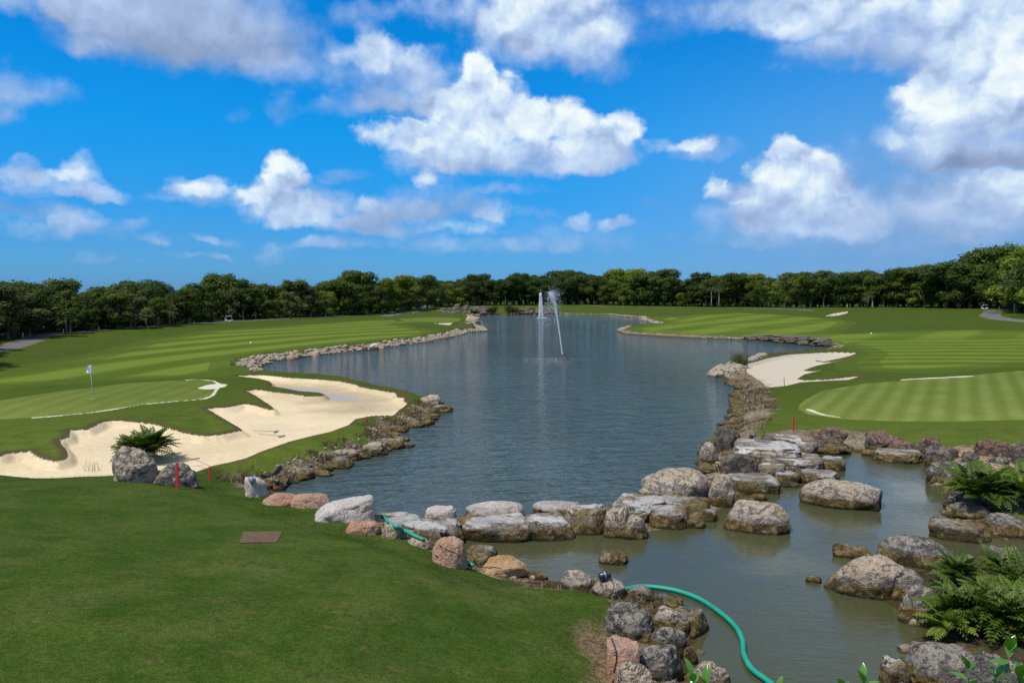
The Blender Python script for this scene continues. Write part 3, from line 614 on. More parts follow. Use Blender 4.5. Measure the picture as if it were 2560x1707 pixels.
RM = dict(
 pink=rock_mat('pink_limestone', (.50,.27,.17,1), (.60,.40,.28,1), (.36,.22,.15,1), .12, False, ck=.12),
 red=rock_mat('red_limestone', (.25,.135,.09,1), (.36,.25,.19,1), (.07,.055,.048,1), .6, True),
 orange=rock_mat('orange_limestone', (.52,.30,.13,1), (.60,.42,.26,1), (.40,.28,.18,1), .2, False, ck=.15),
 white=rock_mat('white_limestone', (.62,.52,.44,1), (.74,.67,.60,1), (.36,.31,.27,1), .10, True, ck=.15),
 tan=rock_mat('tan_limestone', (.50,.385,.27,1), (.60,.50,.39,1), (.17,.15,.135,1), .42, True),
 grey=rock_mat('grey_limestone', (.33,.285,.235,1), (.45,.40,.33,1), (.085,.08,.076,1), .72, True),
 dark=rock_mat('weathered_limestone', (.17,.14,.115,1), (.27,.22,.175,1), (.045,.042,.040,1), .6, True),
 ochre=rock_mat('ochre_limestone', (.22,.145,.060,1), (.36,.27,.15,1), (.10,.08,.05,1), .4, True, white=(.58,.53,.48,1)),
 slab=rock_mat('layered_limestone', (.28,.21,.12,1), (.36,.31,.24,1), (.10,.095,.09,1), .45, True, white=(.66,.62,.57,1)),
 brown=rock_mat('algae_covered_stone', (.24,.13,.035,1), (.26,.19,.08,1), (.10,.075,.035,1), .4, True),
 pale=rock_mat('pale_shore_stone', (.52,.40,.26,1), (.64,.52,.37,1), (.22,.17,.11,1), .25, True),
)
def ico(sub):
    bm = bmesh.new(); bmesh.ops.create_icosphere(bm, subdivisions=sub, radius=1.0)
    v = np.array([x.co[:] for x in bm.verts]); f = np.array([[a.index for a in x.verts] for x in bm.faces]); bm.free(); return v, f
ICO = {k: ico(k) for k in (1, 2, 3, 4, 5)}
def noise3(V, s, seed, o=4):
    """smooth 3-D value noise, about -0.5..0.5"""
    r = np.zeros(len(V)); a = 1.; t = 0
    for k in range(o):
        p = V*s*2**k+seed*7.77+k*3.1; i = np.floor(p).astype(np.int64); f = p-i; f = f*f*(3-2*f); acc = 0
        for dx in (0, 1):
            for dy in (0, 1):
                for dz in (0, 1):
                    h = ((i[:, 0]+dx)*374761393+(i[:, 1]+dy)*668265263+(i[:, 2]+dz)*2147483647+seed*97) & 0xffffffff
                    h = ((h ^ (h >> 13))*1274126177) & 0xffffffff; h = ((h ^ (h >> 16)) & 0xffff)/65535.
                    acc = acc+h*(f[:, 0] if dx else 1-f[:, 0])*(f[:, 1] if dy else 1-f[:, 1])*(f[:, 2] if dz else 1-f[:, 2])
        r += a*(acc-.5); t += a; a *= .5
    return r/t
def rock_verts(seed, sub=5, ang=.5, flat=0., rough=.1, lump=.28):
    rng = np.random.RandomState(seed); V, Fc = ICO[sub]; V = V.copy()
    r = np.ones(len(V)); K = 13
    nrm = rng.normal(size=(K, 3)); nrm /= np.linalg.norm(nrm, axis=1, keepdims=True)
    hs = rng.uniform(.60, .92, K)
    if flat > 0: nrm[0] = (rng.uniform(-.08, .08), rng.uniform(-.08, .08), 1); hs[0] = 1-flat
    rr = np.stack([h/np.maximum(V @ n, 1e-3) for n, h in zip(nrm, hs)], 1); rr = np.clip(rr, 0, 3)
    mn = rr.min(1); cut = np.minimum(r, mn)
    wt_ = np.array([ang]*K); r = r*(1-ang)+cut*ang
    if flat > 0: r = np.minimum(r, rr[:, 0])
    V = V*r[:, None]
    d = noise3(V, 1.1, seed, 2)*lump+noise3(V, 2.6, seed+5, 5)*rough*2.1
    if sub >= 4: d += -np.maximum(0, .07-np.abs(noise3(V, 1.7, seed+9, 3)))*rough*9.0-np.maximum(0, .06-np.abs(noise3(V*np.array([.5, .5, 2.2]), 1.9, seed+19, 3)))*rough*7.
    V = V*(1+d)[:, None]
    # widen the foot
    V[:, :2] *= (1+.12*np.clip(-V[:, 2:3], 0, 1))
    V /= np.array([np.abs(V[:, 0]).max(), np.abs(V[:, 1]).max(), V[:, 2].max()])
    return V, Fc
def rock_mesh(name, seed, dims, **k):
    V, Fc = rock_verts(seed, **k); return mesh_np(name, V*np.array(dims), Fc)
def boulder(name, kind, box, label, group=None, seed=None, depth=.75, lawn=True, tilt=0., cat='boulder', base=None, sink=.6, mesh_args=None, **k):
    x0, yt, x1, yb = box; cx = (x0+x1)/2; seed = seed or (hash_(box) % 9973)
    g = G1(cx, yb, lawn=lawn) if base is None else P(cx, yb, base)
    zb = g.z; r = ray(cx, yt); D0 = g.y; dv = Vector((g.x, g.y, 0)).normalized()
    w = (x1-x0)*D0/F_PX*.5; dep = w*depth
    c = Vector((g.x, g.y, 0))+dv*dep*.9
    slope = r.z/math.hypot(r.x, r.y); rt = math.hypot(c.x, c.y); ztop = CAM_H+slope*(rt+dep*.15)
    h = max(ztop-zb, .12)
    args = dict(ang=.85, flat=0., rough=.14, lump=.34); args.update(k)
    if kind == 'white': args['lump'] = .5; args['rough'] = .10
    if kind in ('slab', 'ochre') and len(k): args['lump'] = .42; args['ang'] = max(args['ang'], .8); w *= 1.16; dep *= 1.6
    V, Fc = rock_verts(seed, 5 if (x1-x0) > 70 else 4, **args)
    pw_ = (.72 if kind == 'white' else .64) if kind in ('slab', 'ochre', 'white') and args['flat'] else .86
    V = np.sign(V)*np.abs(V)**pw_
    V = V*np.array([w, dep, 1.]); V[:, 2] = np.where(V[:, 2] > 0, V[:, 2]*h*(1-.0), V[:, 2]*h*sink)
    if tilt:
        V[:, 2] += V[:, 0]*tilt*.8*(V[:, 2] > -.2*h)
    # the lower third of the stone is bedded in
    me = mesh_np(name, V, Fc)
    o = link(name, me, RM[kind], loc=(c.x, c.y, zb), rot=(0, 0, math.atan2(-dv.x, dv.y)))
    tag(o, label, cat, group); return o
def hash_(t):
    h = 17
    for v in t: h = (h*31+int(v*7)) & 0x7fffffff
    return h
B = boulder
HERO = [
 ('tan',(272,1116,400,1208),'tall knobbly tan boulder with a green cycad growing behind it',dict(depth=.8,rough=.18,lump=.45,ang=.7,seed=40,tilt=-.25)),
 ('tan',(374,1175,416,1206),'small grey tan rock tucked between the two bunker boulders',{}),
 ('grey',(386,1153,495,1217),'rounded dark grey boulder at the bunker edge behind a red stake',dict(ang=.65)),
 ('white',(609,1190,671,1243),'pinkish white pointed boulder with a spotlight on its left side',dict(rough=.07)),
 ('grey',(659,1195,693,1224),'dark grey rock wedged between two pale rocks by the lake corner',{}),
 ('pale',(683,1204,716,1228),'small pale pink rock at the water by the lake corner',dict(rough=.06)),
 ('pink',(648,1231,752,1264),'long low reddish pink boulder at the left lawn edge',dict(ang=.65,rough=.07)),
 ('pink',(724,1232,826,1271),'rounded orange pink boulder with a blunt right end at the lake',dict(ang=.7,rough=.07)),
 ('white',(768,1250,944,1305),'big flat white slab beside the lawn, largest of the pale rocks there',dict(flat=.35,ang=.75,rough=.06,tilt=.25)),
 ('pink',(864,1300,955,1338),'pink rock half buried in the lawn below the white slab',dict(rough=.08)),
 ('tan',(950,1304,1020,1347),'cream oblong rock beside the end of the green hose',dict(rough=.1)),
 ('pale',(1018,1342,1078,1368),'flat broken pale rock between hose and pink boulder',dict(flat=.2)),
 ('pink',(1079,1337,1172,1419),'tall egg shaped pink boulder with a cable across it and a lamp on top',dict(depth=.9,ang=.4,rough=.08)),
 ('ochre',(1155,1364,1240,1408),'brown algae stained rock behind the orange boulder',dict(ang=.7)),
 ('orange',(1186,1387,1324,1442),'orange speckled boulder sloping down to the right at the lawn edge',dict(ang=.75)),
 ('ochre',(1318,1425,1375,1450),'low mossy rock right of the orange boulder',{}),
 ('tan',(1398,1425,1484,1474),'cream rock with a raised knob left of the black spotlight',dict(rough=.13)),
 ('tan',(1476,1444,1566,1495),'smooth cream rock carrying the black spotlight',dict(rough=.09)),
 ('tan',(1552,1462,1650,1506),'cream rock with dark pits where the green hose leaves the bank',dict(rough=.13)),
 ('tan',(1625,1486,1722,1532),'long cream rock ridge running down to the pond',dict(rough=.12)),
 ('ochre',(1680,1519,1770,1586),'brown stained rock point hanging over the pond',dict(ang=.7)),
 ('grey',(1498,1502,1642,1601),'large dark grey slanting boulder on the worn lawn corner',dict(ang=.7,depth=.8,seed=12)),
 ('tan',(1616,1515,1733,1590),'cream rock with black blotches right of the dark grey boulder',dict(rough=.13)),
 ('grey',(1618,1558,1733,1648),'blackened grey boulder under the dark slanting boulder',dict(ang=.6)),
 ('brown',(1706,1610,1746,1662),'narrow brown stained stone at the pond foot of the grey boulder',{}),
 ('pink',(1512,1593,1600,1712),'pale pink flat slab with a black cable lying over it',dict(flat=.45,depth=1.5,ang=.7,rough=.05)),
 ('grey',(1557,1603,1716,1702),'broad mottled grey boulder above the bottom edge leaves',dict(rough=.13)),
 ('tan',(1524,1650,1643,1745),'orange tinted grey boulder cut by the bottom edge of the picture',{}),
 ('tan',(1708,1655,1834,1745),'speckled cream boulder at the bottom beside the broad leaves',dict(rough=.12)),
 ('grey',(1650,1690,1716,1760),'small grey rock at the bottom between two larger boulders',{}),
 # stones of the dam between lake and pond
 ('slab',(940,1293,1050,1325),'low brown and grey ledge beside the hose end',dict(flat=.5,depth=1.1)),
 ('white',(1060,1267,1148,1300),'small white block at the lake side of the stone dam',dict(flat=.25,ang=.8,rough=.06)),
 ('white',(1151,1255,1314,1291),'long pinkish white block with a step in the middle',dict(flat=.2,ang=.8,rough=.06)),
 ('white',(1329,1255,1467,1288),'chalky white slab in the middle of the stone dam',dict(flat=.3,ang=.8,rough=.06)),
 ('slab',(1033,1302,1158,1358),'ochre ledge with whitish top behind the pink lamp boulder',dict(flat=.35,ang=.7)),
 ('slab',(1165,1292,1330,1348),'wide layered ledge with a grey white top along the pond',dict(flat=.4,ang=.8,depth=.6,rough=.07)),
 ('slab',(1300,1286,1438,1347),'right half of the wide layered ledge overhanging the pond',dict(flat=.35,ang=.8,depth=.6,rough=.07)),
 ('ochre',(1412,1258,1518,1330),'rusty brown ledge left of the upright tufted rock',dict(flat=.25)),
 ('tan',(1508,1262,1578,1346),'upright pointed rock of the pair with a grass tuft between',dict(rough=.14,depth=.9,seed=51)),
 ('tan',(1545,1285,1628,1350),'lower sloping rock of the pair with a grass tuft between',dict(rough=.14)),
 ('slab',(1532,1262,1634,1300),'white topped slab right behind the upright tufted rock',dict(flat=.4)),
 ('ochre',(1618,1268,1714,1318),'ochre ledge with grey lichen reaching down to the pond',dict(flat=.3)),
 ('ochre',(1540,1240,1660,1272),'flat rusty ledge in front of the white block under the great boulder',dict(flat=.45)),
 ('slab',(1640,1243,1772,1276),'flat ledge with pale patches below the great boulder',dict(flat=.45)),
 ('ochre',(1722,1268,1788,1300),'low ochre stone awash below the upright tan boulder',dict(flat=.3)),
 ('pale',(1686,1292,1764,1321),'pale low stone barely above the pond water',dict(flat=.3)),
 ('pale',(1640,1310,1664,1322),'small round stone in the pond beside the ledge',{}),
 ('tan',(1598,1168,1776,1236),'great rounded pinkish boulder standing between lake and pond',dict(ang=.5,rough=.08,depth=.7,seed=77)),
 ('white',(1592,1215,1696,1244),'long white block lying under the great rounded boulder',dict(flat=.3,ang=.8,rough=.06)),
 ('tan',(1763,1179,1838,1270),'upright two pronged tan boulder right of the great boulder',dict(rough=.14,depth=.9,seed=23)),
 ('slab',(1818,1186,1942,1228),'thick slab with a bright white top right of the upright boulder',dict(flat=.35,ang=.85,rough=.06)),
 ('tan',(1806,1252,1980,1337),'pale domed island boulder in the middle of the pond',dict(flat=.1,ang=.5,rough=.09,depth=.7,seed=90)),
 ('tan',(1998,1197,2222,1273),'long pale island boulder with a brown waterline in the pond',dict(ang=.65,rough=.08,depth=.6,seed=91)),
 ('brown',(1856,1243,1892,1260),'small brown stone beside the domed island boulder',{}),
 ('brown',(1868,1233,1918,1251),'flat brown stone above the domed island boulder',{}),
 ('brown',(1861,1216,1883,1238),'little rusty orange stone standing in the pond',{}),
 ('pale',(1937,1205,2003,1219),'flat pale stone just above the water by the white topped slab',dict(flat=.3)),
 ('slab',(1937,1177,1997,1207),'squarish brown stone with white top in the stepped rocks',dict(flat=.3,ang=.8)),
 ('ochre',(2000,1174,2099,1210),'low rusty stone with pale top above the long island boulder',dict(flat=.3)),
 ('ochre',(2047,1141,2107,1175),'square brown stump of rock with a grey cap',dict(flat=.3,ang=.9)),
 ('slab',(1888,1133,2048,1172),'broad stepped ledge with white patches below the red stake',dict(flat=.4)),
 ('slab',(1830,1106,1992,1140),'upper grey ledge of the stepped rocks below the red stake',dict(flat=.45)),
 ('dark',(1800,1133,1900,1188),'dark stepped rock with brown weeds between lake and ledges',dict(flat=.2)),
 ('slab',(1894,1160,1960,1186),'small lowest ledge of the stepped rocks',dict(flat=.4)),
 ('slab',(1988,1103,2040,1140),'narrow layered rock at the right end of the upper ledge',dict(flat=.3)),
 ('dark',(1786,1067,1850,1125),'round dark brown boulder at the right lake shore',dict(depth=.9)),
 ('tan',(1746,1103,1800,1164),'cream and grey shore boulder sloping into the lake',dict(depth=.9)),
 ('dark',(1876,1086,1941,1114),'grey rock below the dark lamp on the right shore',{}),
 ('slab',(1930,1089,2004,1108),'flat light grey rock left of the pinkish boulder by the green',dict(flat=.4)),
 ('red',(2000,1065,2118,1110),'broad pinkish grey boulder at the edge of the right green',dict(ang=.75)),
 ('dark',(2019,1089,2107,1117),'trapezoid grey rock in front of the broad pinkish boulder',dict(flat=.3,ang=.8)),
 ('ochre',(2007,1108,2116,1131),'ochre foot of rock under the trapezoid grey rock',dict(flat=.4)),
 ('red',(2143,1077,2262,1124),'dark red blocky boulder below the right green',dict(ang=.8)),
 ('red',(2213,1100,2303,1135),'reddish rock right of the dark red blocky boulder',dict(flat=.2)),
 ('red',(2287,1092,2354,1134),'tilted flat red rock leaning to the right',dict(ang=.8,tilt=.15)),
 ('dark',(2309,1113,2396,1162),'dark rounded rock at the back right corner of the pond',{}),
 ('dark',(2400,1131,2448,1154),'small reddish grey rock above the dark grey shore boulder',{}),
 ('red',(2438,1097,2546,1143),'orange red boulder under the right end of the green',dict(ang=.75)),
 ('dark',(2530,1105,2610,1162),'dark boulder half hidden by the bush at the right edge',{}),
 ('grey',(2470,1141,2524,1160),'low grey rock below the orange red boulder',{}),
 ('pale',(2148,1123,2197,1140),'low cream stone at the water under the dark red boulder',dict(flat=.3)),
 ('ochre',(2190,1124,2303,1154),'low ochre ledge under the reddish rock at the pond',dict(flat=.4)),
 ('grey',(2318,1149,2450,1215),'sloping grey boulder left of the upper cycad bush',dict(ang=.6)),
 ('grey',(2354,1231,2450,1280),'rounded grey rock with purple tint below the upper bush',{}),
 ('grey',(2366,1258,2491,1298),'wide grey rock lying against the rounded one below the upper bush',{}),
 ('ochre',(2333,1304,2467,1349),'flat ochre ledge jutting into the pond on the right',dict(flat=.35)),
 ('grey',(2444,1285,2575,1342),'mottled grey boulder at the right edge above the tall cycad',{}),
 ('brown',(2077,1359,2181,1399),'rusty brown rock behind the pale pond boulders',{}),
 ('grey',(2193,1339,2378,1418),'big smooth pale grey oval boulder on the rock spit',dict(ang=.25,rough=.07,lump=.18,depth=.7)),
 ('tan',(2060,1382,2276,1500),'large cream boulder with black streaks leading the rock spit',dict(ang=.7,rough=.13,depth=.7,seed=64)),
 ('grey',(2195,1419,2332,1504),'grey hump of rock behind the large cream boulder',dict(rough=.12)),
 ('grey',(2238,1464,2372,1568),'dark blotched grey boulder beside the yellowish cycad',dict(rough=.12,depth=.9)),
 ('brown',(2014,1440,2057,1458),'tiny brown stone left of the rock spit',{}),
 ('grey',(2370,1384,2453,1424),'low grey rock left of the tall cycad',{}),
 ('grey',(2438,1364,2540,1428),'pointed grey rock behind the tall cycad',{}),
 ('grey',(2250,1611,2462,1722),'large flat topped grey boulder at the bottom right',dict(ang=.5,depth=.8,seed=45)),
 ('dark',(2270,1600,2330,1642),'small dark rock above the large bottom right boulder',{}),
 ('ochre',(2196,1640,2275,1725),'brownish wet rock at the pond left of the bottom right boulder',{}),
 ('grey',(2408,1638,2600,1780),'grey boulder in the bottom right corner of the picture',{}),
 ('brown',(1495,1376,1574,1413),'lone small brown rock in the left part of the pond',dict(ang=.65)),
 # left peninsula and bay
 ('grey',(824,1140,878,1174),'grey rock jutting from the bank below the bunker',{}),
 ('pale',(822,1124,905,1152),'cream rock face in the bank under the bunker grass',dict(rough=.14,flat=.3,ang=.9)),
 ('pale',(888,1106,972,1142),'middle cream rock of the bank under the bunker grass',dict(rough=.14,flat=.3,ang=.9)),
 ('pale',(944,1094,1014,1124),'stained cream rock ending the bank at the lake',dict(rough=.14,flat=.3,ang=.9)),
 ('white',(958,1074,974,1085),'small white stone on the grass edge of the peninsula',{}),
 ('pale',(1048,986,1108,1013),'slanting pale slab at the tip of the peninsula',dict(flat=.2)),
 ('grey',(1095,1000,1112,1010),'small dark rock in the water at the tip of the peninsula',{}),
 ('ochre',(1070,1010,1128,1030),'low brown rocks at the outermost tip of the peninsula',{}),
 ('pink',(779,876,804,891),'pinkish round rock on the far left bay shore',dict(rough=.06)),
 ('pale',(738,883,759,895),'pale rounded rock left of the pinkish one on the bay shore',dict(rough=.06)),
 ('white',(702,889,717,899),'whitish stone at the water in the left bay',{}),
 ('pink',(716,889,740,899),'flat pinkish stone beside the whitish one in the left bay',dict(flat=.3)),
 ('white',(924,857,951,875),'largest pale pointed boulder on the left bay shore',dict(rough=.06)),
 ('tan',(905,865,921,876),'rounded cream rock left of the largest bay boulder',{}),
 ('orange',(944,866,964,873),'flat orange stone right of the largest bay boulder',dict(flat=.3)),
 ('pale',(622,918,647,928),'pale rock at the inner corner of the left bay',{}),
 ('pale',(640,905,664,916),'flat cream rock in the inner corner of the left bay',{}),
 ('tan',(662,897,684,906),'low grey cream rock near the inner corner of the left bay',{}),
 ('pale',(1160,790,1204,806),'pile of pale rock on the far small point of the left shore',{}),
 ('pink',(855,1048,872,1054),'stone hidden at the back of the peninsula grass',{}) ,
]
HERO = [h for h in HERO if not h[2].startswith('stone hidden')]
for kind, box, label, kw in HERO:
    B('boulder', kind, box, label, group='limestone boulders round lake and pond', **kw)

# ------------------------------------------------------------------ small shore stones: individuals nearest, the rest as rubble
rs = np.random.RandomState(4)
STONES = []
for i in range(7):
    V, Fc = rock_verts(300+i, 3, ang=.75, rough=.08, lump=.3); STONES.append((V, Fc))
stone_me = []
for i, (V, Fc) in enumerate(STONES):
    me = mesh_np('shore_stone', V*np.array([1, .8, .62]), Fc); me.materials.append(RM[['pale', 'tan', 'pale', 'grey', 'pale', 'tan', 'ochre'][i]]); stone_me.append(me)
def along(poly, i0, i1, n, off=(-.1, 1.1)):
    pts = poly[i0:i1+1]; seg = np.linalg.norm(np.diff(pts, axis=0), axis=1); cum = np.r_[0, np.cumsum(seg)]
    s = np.sort(rs.uniform(0, cum[-1], n)); k = np.clip(np.searchsorted(cum, s)-1, 0, len(seg)-1); t = (s-cum[k])/seg[k]
    p = pts[k]*(1-t)[:, None]+pts[k+1]*t[:, None]
    d = (pts[k+1]-pts[k])/seg[k][:, None]; nn = np.stack([d[:, 1], -d[:, 0]], 1)
    test = sdf(LAKE if poly is LAKE else POND, p[:, 0]+nn[:, 0]*.3, p[:, 1]+nn[:, 1]*.3); nn = np.where((test > 0)[:, None], -nn, nn)
    o = rs.uniform(off[0], off[1], n); return p+nn*o[:, None]
SHORES = [(LAKE, 0, 17, 20, 60, .05, .15, (-.15, 1.2)), (LAKE, 26, 41, 120, 1300, .12, .46, (-.2, 1.9)), (LAKE, 41, 46, 12, 120, .25, .6, (-.2, 1.6)), (LAKE, 46, 57, 0, 260, .2, .6, (-.2, 1.4)),
          (LAKE, 60, 69, 0, 300, .12, .32, (-.1, 1.0)), (LAKE, 69, 73, 0, 160, .25, .7, (-.1, 2.2)), (LAKE, 74, 88, 16, 160, .05, .14, (-.15, 1.0)), (POND, 24, 34, 16, 60, .06, .2, (-.1, .8)), (POND, 40, 66, 22, 100, .05, .18, (-.1, .8)), (LAKE, 0, 17, 0, 300, .03, .10, (-.1, 1.6))]
LEDGE = [(LAKE, 1, 17, 34, ('pale', 'tan', 'pale', 'ochre'), 'left peninsula'), (LAKE, 74, 86, 26, ('dark', 'ochre', 'tan', 'dark'), 'right lake shore')]
rub_v, rub_f, nvt = [], [], 0
_o1 = 'first second third fourth fifth sixth seventh eighth ninth tenth eleventh twelfth thirteenth fourteenth fifteenth sixteenth seventeenth eighteenth nineteenth'.split()
def ordinal(n): return _o1[n-1] if n < 20 else (['twentieth', 'thirtieth', 'fortieth'][n//10-2] if n % 10 == 0 else ['twenty', 'thirty', 'forty'][n//10-2]+'-'+_o1[n % 10-1])
TONES = dict(pale='cream', tan='mottled tan', ochre='brown stained', dark='dark brown')
for (poly, a, b_, n, kinds, reg) in LEDGE:
    seg = np.linalg.norm(np.diff(poly[a:b_+1], axis=0), axis=1); cum = np.r_[0, np.cumsum(seg)]
    for i in range(n):
        s_ = (i+.5+rs.uniform(-.3, .3))/n*cum[-1]; k = min(int(np.searchsorted(cum, s_))-1, len(seg)-1); t = (s_-cum[k])/seg[k]; p0, p1 = poly[a+k], poly[a+k+1]; p = p0*(1-t)+p1*t; d = (p1-p0)/seg[k]
        nn = np.array([d[1], -d[0]]); nn = -nn if float(lookup(*(p+nn*.4), 'W')[0]) < 0 else nn; p = p+nn*rs.uniform(-.05, .55); kd = kinds[i % len(kinds)]
        me = rock_mesh('ledge_rock', 900+i*7+len(reg), (cum[-1]/n*rs.uniform(.55, .85), rs.uniform(.35, .7), rs.uniform(.14, .32)), sub=4, ang=.85, flat=.25, rough=.16, lump=.5)
        o = link('ledge_rock', me, RM[kd], loc=(p[0], p[1], .02), rot=(rs.uniform(-.1, .1), rs.uniform(-.1, .1), math.atan2(d[1], d[0])+rs.uniform(-.25, .25)))
        tag(o, f'low {TONES[kd]} ledge rock, {ordinal(i+1 if reg[0] == "l" else n-i)} from the near end along the {reg}', 'ledge rock', f'ledge rocks of the {reg}')
cnt = 0
for (poly, a, b_, nind, nrub, s0, s1, off) in SHORES:
    if nind:
        for (x, y) in along(poly, a, b_, nind, off):
            z = float(lookup(x, y)[0]); s = rs.uniform(s0, s1)*1.15
            if z < -.3 or float(lookup(x, y, 'S')[0]) > -.5: continue
            o = link('shore_stone', stone_me[cnt % 7], loc=(x, y, max(z, -.05)+s*.12), rot=(0, 0, rs.uniform(0, 6.28)), scale=(s*rs.uniform(.9, 1.5), s, s*rs.uniform(.8, 1.1)))
            reg = 'the left bay bank' if y > 62 and x < 0 else ('the left peninsula bank' if poly is LAKE and x < 0 else ('the right lake bank' if poly is LAKE else ('the right pond edge' if x > 6 else 'the near pond edge')))
            tone = ['cream', 'blotched tan', 'cream', 'dark grey', 'cream', 'blotched tan', 'rusty brown'][cnt % 7]
            tag(o, f'small loose {tone} stone among many on {reg}', 'stone', f'small {tone} stones on {reg}'); cnt += 1
    for (x, y) in along(poly, a, b_, nrub, off):
        V, Fc = (ICO[2] if y < 45 else ICO[1]); s = rs.uniform(s0, s1); z = float(lookup(x, y)[0])
        if z < -.2: continue
        V = V*(1+noise3(V, 1.3, rs.randint(999), 2)*.8)[:, None]*np.array([s*rs.uniform(.8, 1.4), s*rs.uniform(.7, 1.1), s*rs.uniform(.45, .75)])
        c, s_ = math.cos(x*9), math.sin(x*9); V = np.stack([V[:, 0]*c-V[:, 1]*s_, V[:, 0]*s_+V[:, 1]*c, V[:, 2]], 1)+np.array([x, y, z+s*.1])
        rub_v.append(V); rub_f.append(Fc+nvt); nvt += len(V)
me = mesh_np('rubble', np.concatenate(rub_v), np.concatenate(rub_f), smooth=False)
def rubble_mat():
    m_, N, bs, out = new_mat('shore_rubble'); P_ = N.n('ShaderNodeNewGeometry').outputs['Position']
    c = N.ramp(N.noise(P_, 2.6, 4, .7), [(.3, (.07, .055, .035)), (.42, (.19, .15, .10)), (.52, (.40, .34, .25)), (.60, (.16, .125, .08)), (.72, (.50, .43, .34))])
    z = N.sep(P_)[2]; c = N.mix(N.m('SUBTRACT', 1., N.mr(z, .03, .16)), c, (.09, .065, .03, 1))
    N.put(bs.inputs['Base Color'], c); bs.inputs['Roughness'].default_value = .9; bump(N, bs, N.noise(P_, 9., 4, .7), .6, .06); return m_
tag(link('shore_rubble', me, rubble_mat()), 'rubble of broken stones lining the lake banks', 'rubble', kind='stuff')

# ------------------------------------------------------------------ foliage
def leaf_mat(name, c1, c2, c3=None, trans=.25, rough=.55, objvar=.45, spec=.08):
    m_, N, bs, out = new_mat(name); t = N.t
    oi = N.n('ShaderNodeObjectInfo').outputs['Random']; P_ = N.n('ShaderNodeNewGeometry').outputs['Position']
    n = N.noise(P_, .45, 3, .6); n2 = N.noise(P_, 5.5, 2, .7)
    c = N.mix(N.mr(n, .35, .65), c1, c2); c = N.mix(N.m('MULTIPLY', N.mr(n2, .3, .75), .5), c, c3 or c2)
    v = N.m('ADD', 1-objvar/2, N.m('MULTIPLY', oi, objvar)); c = N.v('SCALE', c, v)
    N.put(bs.inputs['Base Color'], c); bs.inputs['Roughness'].default_value = rough; bs.inputs['Specular IOR Level'].default_value = spec
    tr = N.n('ShaderNodeBsdfTranslucent'); N.put(tr.inputs[0], N.v('MULTIPLY', c, (1.1, 1.25, .5)))
    mx = N.n('ShaderNodeMixShader'); mx.inputs[0].default_value = trans; t.links.new(bs.outputs[0], mx.inputs[1]); t.links.new(tr.outputs[0], mx.inputs[2]); t.links.new(mx.outputs[0], out.inputs[0])
    return m_
def bark_mat(name, a, b):
    m_, N, bs, out = new_mat(name); P_ = N.n('ShaderNodeTexCoord').outputs['Object']
    n = N.noise(N.v('MULTIPLY', P_, (1., 1., .25)), 6., 4, .7); N.put(bs.inputs['Base Color'], N.mix(N.mr(n, .3, .7), a, b)); bs.inputs['Roughness'].default_value = .9
    bump(N, bs, n, .5, .03); return m_
LM = dict(dark=leaf_mat('leaves_dark', (0.028,0.049,0.009,1), (0.053,0.081,0.014,1), (0.074,0.105,0.021,1)),
          mid=leaf_mat('leaves_mid', (0.046,0.073,0.010,1), (0.081,0.111,0.018,1), (0.109,0.142,0.026,1)),
          lime=leaf_mat('leaves_light', (0.102,0.142,0.013,1), (0.171,0.209,0.023,1), (0.202,0.257,0.033,1), .35),
          olive=leaf_mat('leaves_olive', (0.074,0.084,0.026,1), (0.112,0.115,0.039,1), (0.139,0.142,0.052,1)),
          palm=leaf_mat('palm_leaves', (0.065,0.089,0.023,1), (0.116,0.135,0.046,1), (0.155,0.162,0.065,1)),
          cycad=leaf_mat('cycad_leaves', (0.033,0.062,0.007,1), (0.072,0.115,0.011,1), (0.128,0.182,0.018,1), .2, .5, .2, .25),
          yellow=leaf_mat('cycad_leaves_yellowish', (.10,.16,.02,1), (.17,.23,.035,1), (.25,.28,.05,1), .3, .4, .2),
          glossy=leaf_mat('glossy_leaves', (.06,.16,.012,1), (.10,.24,.02,1), (.13,.30,.03,1), .3, .22, .2, .7),
          reed=leaf_mat('reed_leaves', (.05,.065,.025,1), (.09,.10,.045,1), (.14,.13,.07,1)),
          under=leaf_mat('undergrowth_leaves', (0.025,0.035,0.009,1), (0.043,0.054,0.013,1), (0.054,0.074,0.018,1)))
BM = dict(brown=bark_mat('bark_brown', (.09,.065,.045,1), (.17,.13,.09,1)), pale=bark_mat('bark_pale', (.22,.18,.14,1), (.34,.30,.25,1)), grey=bark_mat('bark_grey', (.30,.27,.23,1), (.42,.39,.35,1)))
def tube(path, radii, n=7):
    path = [Vector(p) for p in path]; V, Fc = [], []
    for i, p in enumerate(path):
        a = path[max(i-1, 0)]; b = path[min(i+1, len(path)-1)]; t = (b-a).normalized()
        u = t.cross(Vector((0, 0, 1))) if abs(t.z) < .95 else t.cross(Vector((1, 0, 0))); u.normalize(); w = t.cross(u)
        for k in range(n):
            th = 2*math.pi*k/n; V.append(p+(u*math.cos(th)+w*math.sin(th))*radii[i])
    for i in range(len(path)-1):
        for k in range(n): a = i*n+k; b = i*n+(k+1) % n; Fc.append((a, b, b+n, a+n))
    V.append(path[0]); V.append(path[-1]); c0 = len(V)-2; m = (len(path)-1)*n
    for k in range(0, n): Fc.append((c0, (k+1) % n, k, k)); Fc.append((c0+1, m+k, m+(k+1) % n, m+(k+1) % n))
    return np.array([v[:] for v in V]), Fc
